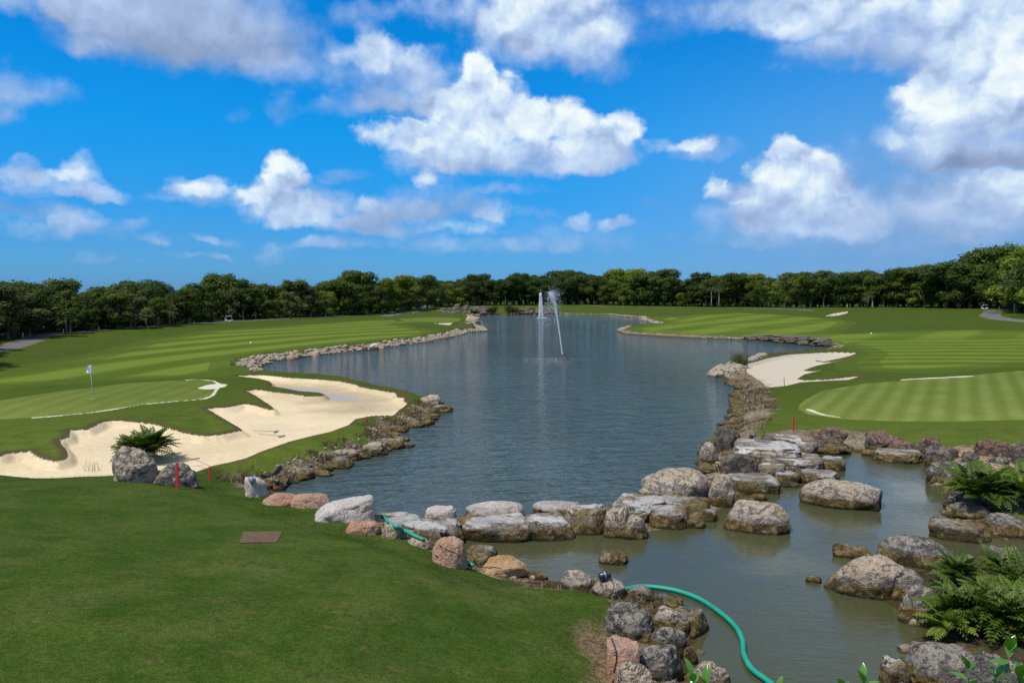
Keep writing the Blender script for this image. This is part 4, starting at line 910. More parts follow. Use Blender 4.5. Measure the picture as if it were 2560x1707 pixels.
def polys_mesh(name, parts_, smooth=True):
    vs, fs, n = [], [], 0
    for V, Fc in parts_:
        vs.append(np.asarray(V, float)); fs += [tuple(dict.fromkeys(int(i)+n for i in f)) for f in Fc]; n += len(V)
    me = bpy.data.meshes.new(name); me.from_pydata(np.concatenate(vs).tolist(), [], fs)
    for p in me.polygons: p.use_smooth = smooth
    return me
def curve_pts(pts, n=6):
    """smooth line through points"""
    P4 = [Vector(p) for p in pts]; P4 = [P4[0]*2-P4[1]]+P4+[P4[-1]*2-P4[-2]]; out = []
    for i in range(1, len(P4)-2):
        for k in range(n):
            t = k/n; a, b, c, d = P4[i-1:i+3]
            out.append(.5*((2*b)+(-a+c)*t+(2*a-5*b+4*c-d)*t*t+(-a+3*b-3*c+d)*t**3))
    out.append(P4[-2]); return out
def leaf_cloud(rng, centers, rad, n, size, flat=.7, up=.55):
    """n leaf faces spread on and in the lumps of a crown"""
    k = rng.choice(len(centers), n, p=rad**2/np.sum(rad**2)); d = rng.normal(size=(n, 3)); d /= np.linalg.norm(d, axis=1, keepdims=True)
    d[:, 2] = np.where(rng.rand(n) < .55, np.abs(d[:, 2]), d[:, 2])
    r = rng.uniform(.55, 1.08, n)**.6; jag = 1+.25*rng.normal(size=n)*(rng.rand(n) < .3)
    c = centers[k]+d*(rad[k]*r*jag)[:, None]*np.array([1, 1, flat])
    nrm = d*.9+rng.normal(size=(n, 3))*.36+np.array([0, 0, up]); nrm /= np.linalg.norm(nrm, axis=1, keepdims=True)
    a = np.cross(nrm, rng.normal(size=(n, 3))); a /= np.linalg.norm(a, axis=1, keepdims=True); b = np.cross(nrm, a)
    s = size*rng.uniform(.6, 1.4, n)[:, None]; V = np.stack([c-a*s, c-b*s*.55, c+a*s, c+b*s*.55], 1).reshape(-1, 3)
    return V, np.arange(4*n).reshape(n, 4)
def broadleaf(seed, h=10., w=8., trunk_h=.28, n=3800, size=.30, layered=False, mat='mid', bark='brown', droop=False, clumps=26, lean=0.):
    rng = np.random.RandomState(seed)
    th = h*trunk_h; ch = h-th; C, Rr = [], []
    sq = rng.uniform(.8, 1.2, 2)
    for i in range(clumps):
        a = rng.uniform(0, 2*math.pi); q = rng.rand()**.5; z = th+ch*rng.uniform(.04, .90)
        lob = 1+.28*math.sin(a*2+seed)+.18*math.sin(a*3+seed*2.)
        prof = math.sin(math.pi*min(1, max(.10, (z-th)/ch*.74+.22)))**.5
        rr = w/2*.92*q*prof*lob; top_ = 1-.22*q*rng.rand()
        C.append((rr*math.cos(a)*sq[0]+lean*z, rr*math.sin(a)*sq[1], th+(z-th)*top_)); Rr.append(rng.uniform(.09, .19)*w*(1.15-.3*q))
    for i in range(3):
        a = rng.uniform(0, 6.28); C.append((w*.22*math.cos(a), w*.22*math.sin(a), h*rng.uniform(.82, .90))); Rr.append(w*rng.uniform(.12, .17))
    C = np.array(C); Rr = np.array(Rr)
    V, Fc = leaf_cloud(rng, C, Rr, n, size, .62 if layered else .88); V[:, 2] = np.maximum(V[:, 2], th*.55)
    crown = mesh_np('crown', V, Fc, smooth=False); crown.materials.append(LM[mat])
    pr = []; top = Vector((lean*th, 0, th*1.1)); r0 = w*.028
    p = curve_pts([(0, 0, -.3), (rng.uniform(-.2, .2), rng.uniform(-.2, .2), th*.5), top], 3); pr.append(tube(p, np.linspace(r0*1.25, r0*.8, len(p)), 7))
    for i in rng.choice(clumps, min(9, clumps), replace=False):
        q = Vector(C[i]); m1 = top.lerp(q, .5)+Vector((rng.uniform(-.4, .4), rng.uniform(-.4, .4), .2)); p = curve_pts([top*.92, m1, q], 3); pr.append(tube(p, np.linspace(r0*.55, r0*.12, len(p)), 5))
    trunk = polys_mesh('trunk', pr); trunk.materials.append(BM[bark]); return crown, trunk
def bare_tree(seed, h=6., w=6., levels=5, r0=.13, up=.5):
    rng = np.random.RandomState(seed); pr = []
    def grow(p, d, L, r, lv):
        q = p+d*L+Vector(rng.normal(size=3)*L*.06); pr.append(tube([p, (p+q)/2+Vector(rng.normal(size=3)*L*.05), q], [r, r*.85, r*.68], 5 if lv > 1 else 3))
        if lv == 0: return
        for k in range(3 if lv > 2 else 3):
            nd = (d+Vector(rng.normal(size=3)*.55)+Vector((0, 0, up*.25))).normalized(); grow(q, nd, L*rng.uniform(.62, .82), r*.62, lv-1)
    grow(Vector((0, 0, -.2)), Vector((0, 0, 1)), h*.30, r0, levels); return polys_mesh('branches', pr)
def frond(rng, L, width, nl, droop, rise, leaflet=.5, fold=.35, taper=True, lw=.10):
    """a feather leaf along +X from the origin, leaflets as narrow folded blades"""
    V, Fc = [], []; pts = []
    for i in range(nl+1):
        t = i/nl; pts.append(Vector((L*t*math.cos(rise*(1-t*.3)), 0, L*(math.sin(rise)*t-droop*t*t))))
    for i in range(1, nl+1):
        t = i/nl; p = pts[i]; d = (pts[i]-pts[i-1]).normalized(); ln = leaflet*width*(math.sin(math.pi*min(1, .12+.86*t))**.7 if taper else 1)
        for s in (-1, 1):
            dirv = (Vector((0, s, 0))+d*.55+Vector((0, 0, fold*(.4+.6*rng.rand())))).normalized(); w = d*(L/nl*lw*10*.42)
            b = len(V); mid = p+dirv*ln*.5+Vector((0, 0, .02)); tip = p+dirv*ln-Vector((0, 0, ln*.18))
            V += [p-w*.25, mid-w*.5, tip, mid+w*.5, p+w*.25]; Fc.append((b, b+1, b+2, b+3, b+4))
    tv, tf = tube(pts[::2] if len(pts) > 4 else pts, [max(.25, 1-.8*i/(len(pts[::2])))*L*.008 for i in range(len(pts[::2] if len(pts) > 4 else pts))], 4)
    b = len(V); V += [Vector(v) for v in tv]; Fc += [tuple(i+b for i in f) for f in tf]
    return np.array([v[:] for v in V]), Fc
def rotz(V, a, tilt=0.):
    c, s = math.cos(a), math.sin(a); ct, st = math.cos(tilt), math.sin(tilt)
    x = V[:, 0]*ct-V[:, 2]*st*-1*-1; z = V[:, 0]*st+V[:, 2]*ct; x = V[:, 0]*ct-V[:, 2]*st
    return np.stack([x*c-V[:, 1]*s, x*s+V[:, 1]*c, z], 1)
def cycad(seed, L=.9, n=22, mat='cycad', stem=.12):
    rng = np.random.RandomState(seed); me_ = []
    for i in range(n):
        V, Fc = frond(rng, L*rng.uniform(.75, 1.1), L*.36, 12, rng.uniform(.15, .75), rng.uniform(.35, 1.3) if i > n*.4 else rng.uniform(1.05, 1.5), .62, .25, True, .24)
        V = rotz(V, 2*math.pi*(i*.382)+rng.uniform(-.3, .3)); V[:, 2] += stem; me_.append((V, Fc))
    return polys_mesh('fronds', me_, False)
def fan_palm(seed, h=4., R_=1.6, n=26):
    rng = np.random.RandomState(seed); pr = []
    for i in range(n):
        az_ = i*2.4; el_ = rng.uniform(-.75, 1.2); d = Vector((math.cos(el_)*math.cos(az_), math.cos(el_)*math.sin(az_), math.sin(el_)))
        c = Vector((0, 0, h))+d*R_*.55; side = d.cross(Vector((0, 0, 1))).normalized(); upv = side.cross(d)
        V = [c]; Fc = []
        for k in range(13):
            a = -1.9+3.8*k/12; dd = (d*math.cos(a)+side*math.sin(a)).normalized(); ln = R_*.55*(1-.12*abs(a))
            w = (side*math.cos(a)-d*math.sin(a))*.05; b = len(V); V += [c+dd*ln*.5-w, c+dd*ln-Vector((0, 0, ln*.25)), c+dd*ln*.5+w]; Fc.append((0, b, b+1, b+2))
        pr.append((np.array([v[:] for v in V]), Fc)); pr.append(tube([Vector((0, 0, h-.1)), c], [.03, .02], 4))
    cr = polys_mesh('crown', pr, False); cr.materials.append(LM['palm'])
    tr = polys_mesh('trunk', [tube([(0, 0, -.2), (.05, 0, h*.5), (0, 0, h)], [.20, .15, .16], 8)]); tr.materials.append(BM['brown']); return cr, tr
def feather_palm(seed, h=8., R_=2.6, n=20, bark='grey'):
    rng = np.random.RandomState(seed); pr = []
    for i in range(n):
        V, Fc = frond(rng, R_*rng.uniform(.8, 1.1), R_*.42, 16, rng.uniform(.4, .95), rng.uniform(.0, 1.3), .62, -.15, True, .13); V = rotz(V, i*2.4); V[:, 2] += h; pr.append((V, Fc))
    cr = polys_mesh('crown', pr, False); cr.materials.append(LM['palm'])
    tr = polys_mesh('trunk', [tube([(0, 0, -.3), (.08, 0, h*.4), (.0, .05, h*.8), (0, 0, h+.2)], [.24, .17, .15, .10], 9)]); tr.materials.append(BM[bark]); return cr, tr
KINDS_T = {}
for i, (mat, kw) in enumerate([
    ('mid', dict(h=10, w=10, trunk_h=.16, clumps=34)), ('dark', dict(h=10, w=10, trunk_h=.2, clumps=34)), ('mid', dict(h=10, w=7, bark='pale')), ('dark', dict(h=10, w=12, layered=True, clumps=24)), ('lime', dict(h=10, w=10, clumps=24, bark='pale', trunk_h=.2)),
    ('olive', dict(h=10, w=9, clumps=22, trunk_h=.15)), ('mid', dict(h=10, w=10, layered=True, trunk_h=.22)), ('dark', dict(h=10, w=7.5, trunk_h=.34, bark='pale')), ('dark', dict(h=10, w=12, layered=True, trunk_h=.5, clumps=20)), ('mid', dict(h=10, w=9, trunk_h=.1))]):
    KINDS_T[i] = broadleaf(50+i, mat=mat, n=6500, size=.23, **kw)
TONE = ['rounded mid green', 'dense dark green', 'slender mid green pale trunked', 'layered dark green', 'bright yellow green', 'thin olive green', 'spreading layered green', 'tall trunked dark green', 'flat topped dark green', 'low branching green']
def plant_tree(kind, x, y, h, label, group, rz=None, name='broadleaf_tree', widen=1., meshes=None, cat='tree'):
    z = float(lookup(x, y)[0]); e = empty(name, (x, y, z-.05), rz if rz is not None else (x*7.3) % 6.28); s = h/10.
    e.scale = (s*widen, s*widen, s) if meshes is None else (h, h, h)
    cr, tr = meshes or KINDS_T[kind]; link('crown' if meshes is None else 'crown', cr, parent=e)
    if tr is not None: link('trunk', tr, parent=e)
    tag(e, label, cat, group); return e
BASE = [(-260,960),(-150,905),(-60,868),(10,849),(100,838),(170,833),(225,828),(310,821),(420,814),(500,808),(540,802),(640,797),(720,797),(812,791),(900,786),(985,781),(1040,776),(1100,768),(1160,764),(1300,763),(1400,762),(1500,762),(1700,766),(1830,767),(1900,768),(2000,769),(2143,768),(2260,768),(2330,770),(2400,771),(2470,770),(2520,775),(2560,782),(2640,790),(2760,800)]
TOP = [(-260,640),(-60,690),(0,692),(35,682),(60,700),(110,688),(150,700),(200,706),(300,699),(380,705),(430,714),(495,722),(510,700),(560,696),(600,703),(640,708),(720,701),(790,708),(835,690),(890,684),(940,692),(975,700),(1000,694),(1060,698),(1100,709),(1130,701),(1165,690),(1220,700),(1270,690),(1340,688),(1370,682),(1420,677),(1490,688),(1515,696),(1540,680),(1590,672),(1640,682),(1700,687),(1740,697),(1760,688),(1830,682),(1900,687),(1960,692),(2020,688),(2065,675),(2110,672),(2160,678),(2200,680),(2250,668),(2300,664),(2345,650),(2400,652),(2440,655),(2470,628),(2510,617),(2560,620),(2640,605),(2760,600)]
TREEF = []
def line_at(L, x): return float(np.interp(x, [a for a, b in L], [b for a, b in L]))
rt_ = np.random.RandomState(12)
names_dir = lambda px: 'left' if px < 900 else ('far middle' if px < 1480 else 'right')
# front rows: trees that show their trunks
px = -210.; nfr = {}
front_list = []
while px < 2720:
    yb = line_at(BASE, px); g = G1(px, yb); w_px = 9.5*F_PX/max(g.y, 60)*.55
    kk = [0, 4, 2, 6, 5, 7, 0, 9, 3, 0][rt_.randint(10)] if px < 1480 else [1, 0, 4, 3, 6, 2, 9, 4, 1, 0][rt_.randint(10)]
    if 1130 < px < 1500: kk = [1, 3, 7, 8][rt_.randint(4)]  # only dark-leaved kinds here, leaf colour standing in for cloud shadow
    front_list.append((px+rt_.uniform(-5, 5), yb, kk, g)); px += max(16, w_px*rt_.uniform(.62, 1.0))
OVERRIDE = {100: 0, 800: 4, 905: 1, 970: 4, 870: 6, 1590: 6, 1700: 4, 2165: 4, 2230: 4, 2380: 8, 2300: 4}
used = set(); cnt_side = {}
MARKS = [(66,'the first white stake'),(231,'the golf flag'),(393,'the grey utility box'),(573,'the left golf cart'),(813,'the small bare tree'),(1062,'the far path'),(1223,'the hanging far bush'),(1351,'the small fountain'),(1490,'the short white far post'),(1633,'the shore notch'),(1765,'the tall feather palm'),(1945,'the pale bare tree'),(2115,'the lone right stake'),(2302,'the water cooler'),(2462,'the right golf cart')]
ORD = ['first','second','third','fourth','fifth','sixth','seventh','eighth','ninth','tenth','eleventh']
def spot_words(i):
    x = front_list[i][0]; k = min(range(len(MARKS)), key=lambda q: abs(MARKS[q][0]-x)); mx = MARKS[k][0]
    if x >= mx: n = sum(1 for f in front_list if mx <= f[0] < x); return f'{ORD[min(n, 10)]} right of {MARKS[k][1]}'
    n = sum(1 for f in front_list if x < f[0] < mx); return f'{ORD[min(n, 10)]} left of {MARKS[k][1]}'

for fi_, (px, yb, kk, g) in enumerate(front_list):
    for k, v in OVERRIDE.items():
        if abs(px-k) < 14 and k not in used: kk = v; used.add(k)
    front_h = rt_.uniform(.58, .98)
    yt = line_at(TOP, px); hh = (yb-yt)/F_PX*g.y*front_h
    if rt_.rand() < .22: hh *= .55
    side = names_dir(px); cnt_side[side] = cnt_side.get(side, 0)+1
    if px < 0 or px > 2560: lab = f'{TONE[kk]} tree beyond the {"left" if px < 0 else "right"} edge, {ORD[min(10, cnt_side[side]-1 if px < 0 else sum(1 for f in front_list if 2560 < f[0] < px))]} of its row'
    else: lab = f'{TONE[kk]} front row tree, {spot_words(fi_)}'
    plant_tree(kk, g.x, g.y+rt_.uniform(-.5, 2.5), hh*1.04, lab, f'front row trees of the {side} wood', rz=rt_.uniform(0, 6.28), widen=rt_.uniform(.95, 1.2))
# rows behind, giving the skyline
for row, (dback, step, lo, hi) in enumerate(((7., .75, .80, 1.06), (16., .80, .88, 1.05))):
    px = -230.+row*9
    rowx = {}
    while px < 2740:
        yb = line_at(BASE, px); g = G1(px, yb); D2 = g.y+dback*(1+g.y/300); x2 = g.x*D2/g.y
        yt = line_at(TOP, px); kk = [0, 1, 3, 9, 2, 4, 6, 0][rt_.randint(8)]
        if 1090 < px < 1500: kk = [1, 3, 1, 8][rt_.randint(4)]  # far middle again: cloud shade given by choosing dark leaves
        zg = float(lookup(x2, D2)[0]); yt += rt_.uniform(-4, 18) if rt_.rand() < .8 else rt_.uniform(-12, -4); slope = ray(px, yt); ztop = CAM_H+slope.z/slope.y*D2
        hh = (ztop-zg)*rt_.uniform(lo, hi)
        side = names_dir(px)
        km = min(range(len(MARKS)), key=lambda q: abs(MARKS[q][0]-px)); sd = 'right' if px >= MARKS[km][0] else 'left'; rowx.setdefault((km, sd), []).append((px, None))
        bt = plant_tree(kk, x2, D2, hh, f'{TONE[kk]} tree behind the front row of the {side} tree line', f'{TONE[kk]} trees standing behind the front row, {side}', rz=rt_.uniform(0, 6.28), widen=rt_.uniform(1.0, 1.25))
        rowx[(km, sd)][-1] = (px, bt, TONE[kk])
        px += max(17, 10*F_PX/g.y*.5*step*rt_.uniform(.7, 1.15))
    for (km, sd), L_ in rowx.items():
        L_.sort(key=lambda t: abs(t[0]-MARKS[km][0]))
        for n_, (x_, bt, tn) in enumerate(L_): bt['label'] = f'{tn} {["second", "third"][row]} row tree, {ordinal(n_+1)} {sd} of {MARKS[km][1]}'
# dense low growth under the trees: one mass
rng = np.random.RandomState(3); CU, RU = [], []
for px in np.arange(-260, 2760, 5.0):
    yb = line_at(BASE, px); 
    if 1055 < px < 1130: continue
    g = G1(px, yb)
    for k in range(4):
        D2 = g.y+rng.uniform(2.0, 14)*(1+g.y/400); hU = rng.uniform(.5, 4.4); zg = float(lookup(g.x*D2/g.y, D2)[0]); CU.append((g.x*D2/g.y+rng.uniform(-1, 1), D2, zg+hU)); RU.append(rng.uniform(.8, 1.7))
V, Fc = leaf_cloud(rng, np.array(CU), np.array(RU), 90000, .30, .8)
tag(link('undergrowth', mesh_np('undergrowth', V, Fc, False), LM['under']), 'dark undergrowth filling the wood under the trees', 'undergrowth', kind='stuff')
# particular trees
def at_px(px, py): return G1(px, py)
def special(name, meshes, px, py, h, label, cat='tree', group=None, rz=0.):
    g = at_px(px, py); f_ = 1-7./max(g.y, 150.); g = Vector((g.x*f_, g.y*f_, float(lookup(g.x*f_, g.y*f_)[0]))); e = empty(name, (g.x, g.y, g.z-.05), rz); link('crown', meshes[0], parent=e)
    if meshes[1]: link('trunk', meshes[1], parent=e)
    tag(e, label, cat, group); return e
def px_h(px, yb, yt): g = G1(px, yb); return (yb-yt)/F_PX*g.y
for (px_, yb, yt, lab) in [(423,812,752,'fan palm with drooping fronds in the left tree line, nearest the white box'),(365,817,765,'fan palm half hidden under trees left of the white box'),(165,830,762,'fan palm with hanging dead leaves behind the left path'),(2170,769,722,'round headed fan palm standing alone before the right tree line'),(1968,767,732,'yellowish fan palm at the foot of the right tree line'),(327,818,772,'small fan palm in the shade of the left trees')]:
    h_ = px_h(px_, yb, yt); special('fan_palm', fan_palm(int(px_), h_*.62, h_*.40), px_, yb, h_, lab, 'palm', 'fan palms along the wood edge')
for (px_, yb, yt, lab) in [(1765,766,690,'tall feather palm with pale straight trunk in the right tree line'),(1914,768,684,'tall feather palm with brown trunk right of the pale trunked one'),(1778,767,712,'shorter feather palm beside the tall pale trunked one'),(1797,768,715,'thin feather palm between two tall palms on the right')]:
    h_ = px_h(px_, yb, yt); special('feather_palm', feather_palm(int(px_), h_*.80, h_*.26, bark='grey'), px_, yb, h_, lab, 'palm', 'feather palms in the right tree line')
me = bare_tree(5, px_h(813,790,733), levels=5, r0=.20); me.materials.append(BM['grey']); g = G1(813, 790); tag(link('bare_tree', me, loc=(g.x, g.y-.5, g.z)), 'small leafless grey tree in front of the left wood', 'tree')
me = bare_tree(8, px_h(2530,782,640)*.95, levels=6, r0=.22, up=.9); me.materials.append(BM['grey']); g = G1(2530, 783); tag(link('bare_tree', me, loc=(g.x, g.y-1, g.z)), 'tall leafless tree with upswept pale limbs at the right edge', 'tree')
me = bare_tree(9, px_h(1945,767,705), levels=5, r0=.16, up=.2); me.materials.append(BM['grey']); g = G1(1945, 767); tag(link('bare_tree', me, loc=(g.x, g.y-1, g.z)), 'pale nearly leafless tree before the middle of the right wood', 'tree')
# bushes at far shore
for (px_, yb, yt, wpx, lab) in [(1225,786,764,60,'dark bush hanging over the far bank left of the small fountain'),(1285,787,762,40,'dark bush on the far bank just left of the small fountain'),(1100,766,752,30,'small round bush beside the far path'),(905,788,775,70,'tawny grass clump where the far left path starts'),(975,786,778,46,'tawny low grass beside the far path'),(1190,785,775,30,'small bush on the far stone bank')]:
    g = G1(px_, yb); w_ = wpx/F_PX*g.y; h_ = (yb-yt)/F_PX*g.y; r_ = np.random.RandomState(int(px_)); n_ = 12
    C = np.stack([r_.uniform(-.42, .42, n_)*w_, r_.uniform(-.3, .3, n_)*w_*.5, r_.uniform(.2, .7, n_)*h_], 1); V, Fc = leaf_cloud(r_, C, np.full(n_, h_*.38), 1500, .22, .9)
    tag(link('bush', mesh_np('bush', V, Fc, False), LM['olive' if 'tawny' in lab else 'under'], loc=(g.x, g.y, g.z-.1)), lab, 'bush')

# ------------------------------------------------------------------ plants near the pond
def put_cycad(px_, yb, L, n, seed, lab, mat='cycad', zoff=0., stem=.12, tufts=1, spread=.0, group='cycads round the pond'):
    g = G1(px_, yb); r_ = np.random.RandomState(seed); root = empty('cycad', (g.x, g.y, g.z+zoff-.03))
    for k in range(tufts):
        me = cycad(seed+k, L*r_.uniform(.8, 1.1), n, mat, stem); me.materials.append(LM[mat])
        link('leaf_rosette', me, parent=root, loc=(r_.uniform(-1, 1)*spread, r_.uniform(-.8, .8)*spread, 0), rot=(0, 0, r_.uniform(0, 6.28)))
    tag(root, lab, 'cycad', group); return root
put_cycad(358,1150,1.35,36,11,'spiky green cycad growing behind the tall tan boulder by the bunker',tufts=5,spread=.45,zoff=.25)
put_cycad(2510,1262,1.35,28,21,'dark green cycad bush overhanging the pond at the right edge',tufts=10,spread=1.35,zoff=.3)
put_cycad(2400,1245,.8,20,29,'lower left cycad of the dark bush by the right rocks',tufts=1,zoff=.15)
put_cycad(2500,1450,.95,26,31,'upright light green cycad with tall fronds above the pointed grey rock',zoff=.1)
put_cycad(2490,1575,1.02,30,41,'large dark green cycad clump on the planted bed',tufts=10,spread=.95,zoff=.15)
put_cycad(2372,1600,.78,28,51,'yellowish green cycad beside the dark blotched boulder',mat='yellow',zoff=.15)
put_cycad(2540,1615,.5,14,55,'small cycad at the lower right bed edge')
put_cycad(2430,1470,.8,26,61,'mid green cycad between the pale rocks and the large clump',zoff=.1,tufts=2,spread=.3)
put_cycad(2555,1500,1.1,28,63,'tall dark cycad cut by the right edge above the large clump',zoff=.2,tufts=3,spread=.5)
def broad_plant(px_, py_, dist, n, seed, lab, size=.11):
    """upright shoots with glossy oval leaves, tops at the given place"""
    r_ = np.random.RandomState(seed); d = ray(px_, py_); d = d/math.hypot(d.x, d.y); top = Vector((d.x*dist, d.y*dist, CAM_H+d.z*dist)); zg = float(lookup(top.x, top.y)[0])
    root = empty('shrub', (top.x, top.y, zg)); H = top.z-zg; pr, st = [], []
    for k in range(n):
        a = r_.uniform(0, 6.28); bx, by = r_.uniform(-.12, .12), r_.uniform(-.10, .10); tx, ty = bx+math.cos(a)*.05, by+math.sin(a)*.05; hh = H*r_.uniform(.96, 1.0)
        st.append(tube([(bx*.3, by*.3, -.1), (bx, by, hh*.6), (tx, ty, hh-.05)], [.010, .007, .003], 5))
        for q in range(16):
            zt = hh-.03-q*.045; aa = q*2.4+a; el_ = r_.uniform(.15, 1.0) if q > 1 else 1.25; L = size*r_.uniform(.8, 1.25); dv = Vector((math.cos(aa)*math.cos(el_), math.sin(aa)*math.cos(el_), math.sin(el_))); sd = dv.cross(Vector((0, 0, 1))).normalized(); nn = sd.cross(dv)
            c = Vector((tx, ty, zt)); V = []; Fc = []
            for i in range(7):
                t = i/6; wd = L*.24*math.sin(math.pi*min(.98, .05+t*.95))**.8; cc_ = c+dv*L*t+nn*(-L*.25*t*t)
                V += [cc_-sd*wd+nn*wd*.35, cc_, cc_+sd*wd+nn*wd*.35]
                if i: b = i*3; Fc += [(b-3, b-2, b+1, b), (b-2, b-1, b+2, b+1)]
            pr.append((np.array([v[:] for v in V]), Fc))
    me = polys_mesh('leaves', pr); me.materials.append(LM['glossy']); link('leaves', me, parent=root)
    me = polys_mesh('stems', st); me.materials.append(BM['brown']); link('stems', me, parent=root)
    tag(root, lab, 'shrub', 'glossy shrubs rising into the bottom of the picture')
for i, (a, b, d, n, lab) in enumerate([(1690,1690,7.2,2,'glossy leaved shoot at the bottom edge in front of the cream boulder'),(1775,1678,7.0,3,'fuller glossy leaved shoot right of the first at the bottom edge'),(1925,1696,7.3,1,'tip of a glossy shoot at the bottom edge by the hose'),(2108,1688,7.1,1,'glossy shoot with an arching leaf at the bottom of the pond'),(2150,1668,7.0,2,'upright glossy leaved shoot at the bottom of the pond'),(2480,1666,6.9,2,'glossy shoot before the bottom right boulder'),(2535,1622,6.8,2,'tallest glossy shoot near the bottom right corner')]):
    broad_plant(a, b, d, n, 70+i, lab, .13)
# reeds and tufts
def tuft(name, px_, yb, h, n, spread, mat, lab, cat='grass tuft', zoff=0., lean=.25, w=.02, group=None):
    g = G1(px_, yb); r_ = np.random.RandomState(int(px_*3+yb)); V, Fc = [], []
    for k in range(n):
        a = r_.uniform(0, 6.28); q = spread*r_.rand()**.5; b = Vector((math.cos(a)*q, math.sin(a)*q*.7, 0)); hh = h*r_.uniform(.55, 1.05); l = Vector(r_.normal(size=2).tolist()+[0])*lean*hh; s = Vector((math.cos(a*5), math.sin(a*5), 0))*w
        i = len(V); V += [b-s, b+s, b+l*.35+Vector((0, 0, hh*.6))+s*.8, b+l*.35+Vector((0, 0, hh*.6))-s*.8, b+l+Vector((0, 0, hh))]; Fc += [(i, i+1, i+2, i+3), (i+3, i+2, i+4)]
    me = polys_mesh(name, [(np.array([v[:] for v in V]), Fc)], False); me.materials.append(LM[mat]); return tag(link(name, me, loc=(g.x, g.y, g.z+zoff-.02)), lab, cat, group)
tuft('reed_clump', 1848, 912, 1.45, 220, .85, 'reed', 'clump of tall reeds in the lake beside the right bunker', 'reeds', w=.022)
tuft('grass_tuft', 1572, 1306, .16, 120, .22, 'mid', 'green grass tuft growing between the two upright rocks', zoff=.42, w=.006)
tuft('grass_tuft', 228, 1178, .55, 26, .35, 'reed', 'thin grass stalks on the lawn crest before the bunker', w=.005)
rw = np.random.RandomState(9)
def scrub():
    """dry grass and weeds hanging on the banks: one mass"""
    V, Fc = [], []
    spots = []
    for (poly, a, b_, n, off, h) in ((LAKE, 0, 17, 2600, (.5, 1.9), .16), (LAKE, 74, 92, 3000, (.3, 2.6), .18), (POND, 52, 66, 1300, (.4, 1.3), .12), (LAKE, 26, 42, 1600, (1.5, 2.8), .25), (LAKE, 66, 74, 900, (1.2, 2.4), .3), (POND, 24, 34, 500, (.4, 1.4), .12)):
        for (x, y) in along(poly, a, b_, n, off): spots.append((x, y, h))
    for (x, y, h) in spots:
        if lookup(x, y, 'S')[0] > -.6 or vnoise(x, y, 1.3, 3) < .42: continue
        z = float(lookup(x, y)[0])
        for q in range(3):
            hh = h*rw.uniform(.5, 1.3); l = Vector((rw.normal()*.6*hh, rw.normal()*.6*hh, hh)); s = Vector((rw.normal(), rw.normal(), 0))*.012*(1+y/60); b0 = Vector((x+rw.normal()*.08, y+rw.normal()*.08, z-.02)); i = len(V); V += [b0-s, b0+s, b0+l]; Fc.append((i, i+1, i+2))
    me = polys_mesh('dry_grass', [(np.array([v[:] for v in V]), Fc)], False)
    m_ = leaf_mat('dry_grass', (.13,.085,.05,1), (.20,.14,.08,1), (.26,.20,.12,1), .2); tag(link('dry_grass', me, m_), 'dry brown grass and weeds along the banks', 'dry grass', kind='stuff')
scrub()
def grass_blades():
    """blades of the near lawn where single leaves can be seen against rock and sand"""
    r_ = np.random.RandomState(1); n = 90000
    X = r_.uniform(-22, 2.6, n); Y = r_.uniform(12.5, 31, n); la = sdf(LAWN, X, Y); dw = lookup(X, Y, 'W'); keep = (la > -.75) & (la < 1.2) & (dw > .25) & (lookup(X, Y, 'S') < -.1)
    keep &= vnoise(X, Y, .5, 6) > .3
    X, Y = X[keep], Y[keep]; Z = lookup(X, Y); m = len(X); h = r_.uniform(.03, .075, m)
    a = r_.uniform(0, 6.28, m); s = .006; B0 = np.stack([X, Y, Z-.01], 1); S = np.stack([np.cos(a)*s, np.sin(a)*s, a*0], 1); T = B0+np.stack([r_.normal(size=m)*.02, r_.normal(size=m)*.02, h], 1)
    V = np.stack([B0-S, B0+S, T], 1).reshape(-1, 3); tag(link('grass_blades', mesh_np('grass_blades', V, np.arange(3*m).reshape(m, 3), False), leaf_mat('grass_blades', (.036,.068,.010,1), (.060,.092,.018,1), (.10,.10,.04,1), .3)), 'short grass blades along the lawn edge', 'grass', kind='stuff')
grass_blades()

# ------------------------------------------------------------------ small things
MT = dict(red=simple_mat('red_paint', (.62,.035,.03), .5, .12), white=simple_mat('white_paint', (.80,.80,.78), .5, .05), black=simple_mat('black_plastic', (.025,.025,.03), .35, .2), steel=simple_mat('galvanised_band', (.42,.46,.52), .35, .1, 8, .6),
 green=simple_mat('green_hose_rubber', (.005,.27,.17), .55, .5, 2.2), grey=simple_mat('grey_plastic', (.22,.23,.25), .5, .1), dark=simple_mat('dark_rubber', (.018,.018,.02), .6, .1), maroon=simple_mat('dark_maroon_plastic', (.055,.022,.03), .35, .2),
 yellow=simple_mat('yellow_cord', (.55,.62,.06), .6, .1), glass=simple_mat('lamp_glass', (.35,.4,.45), .08, .05), rust=simple_mat('rusted_cover', (.125,.080,.05), .9, .5, 6., 0., .1), wall=simple_mat('cream_wall', (.62,.60,.54), .8, .06), roofm=simple_mat('grey_roof', (.55,.58,.60), .7, .06), cloth=simple_mat('flag_cloth', (.84,.85,.92), .75, .03), blue=simple_mat('blue_plastic', (.08,.10,.35), .5, .1), seatm=simple_mat('dark_seat', (.05,.05,.055), .6, .1))
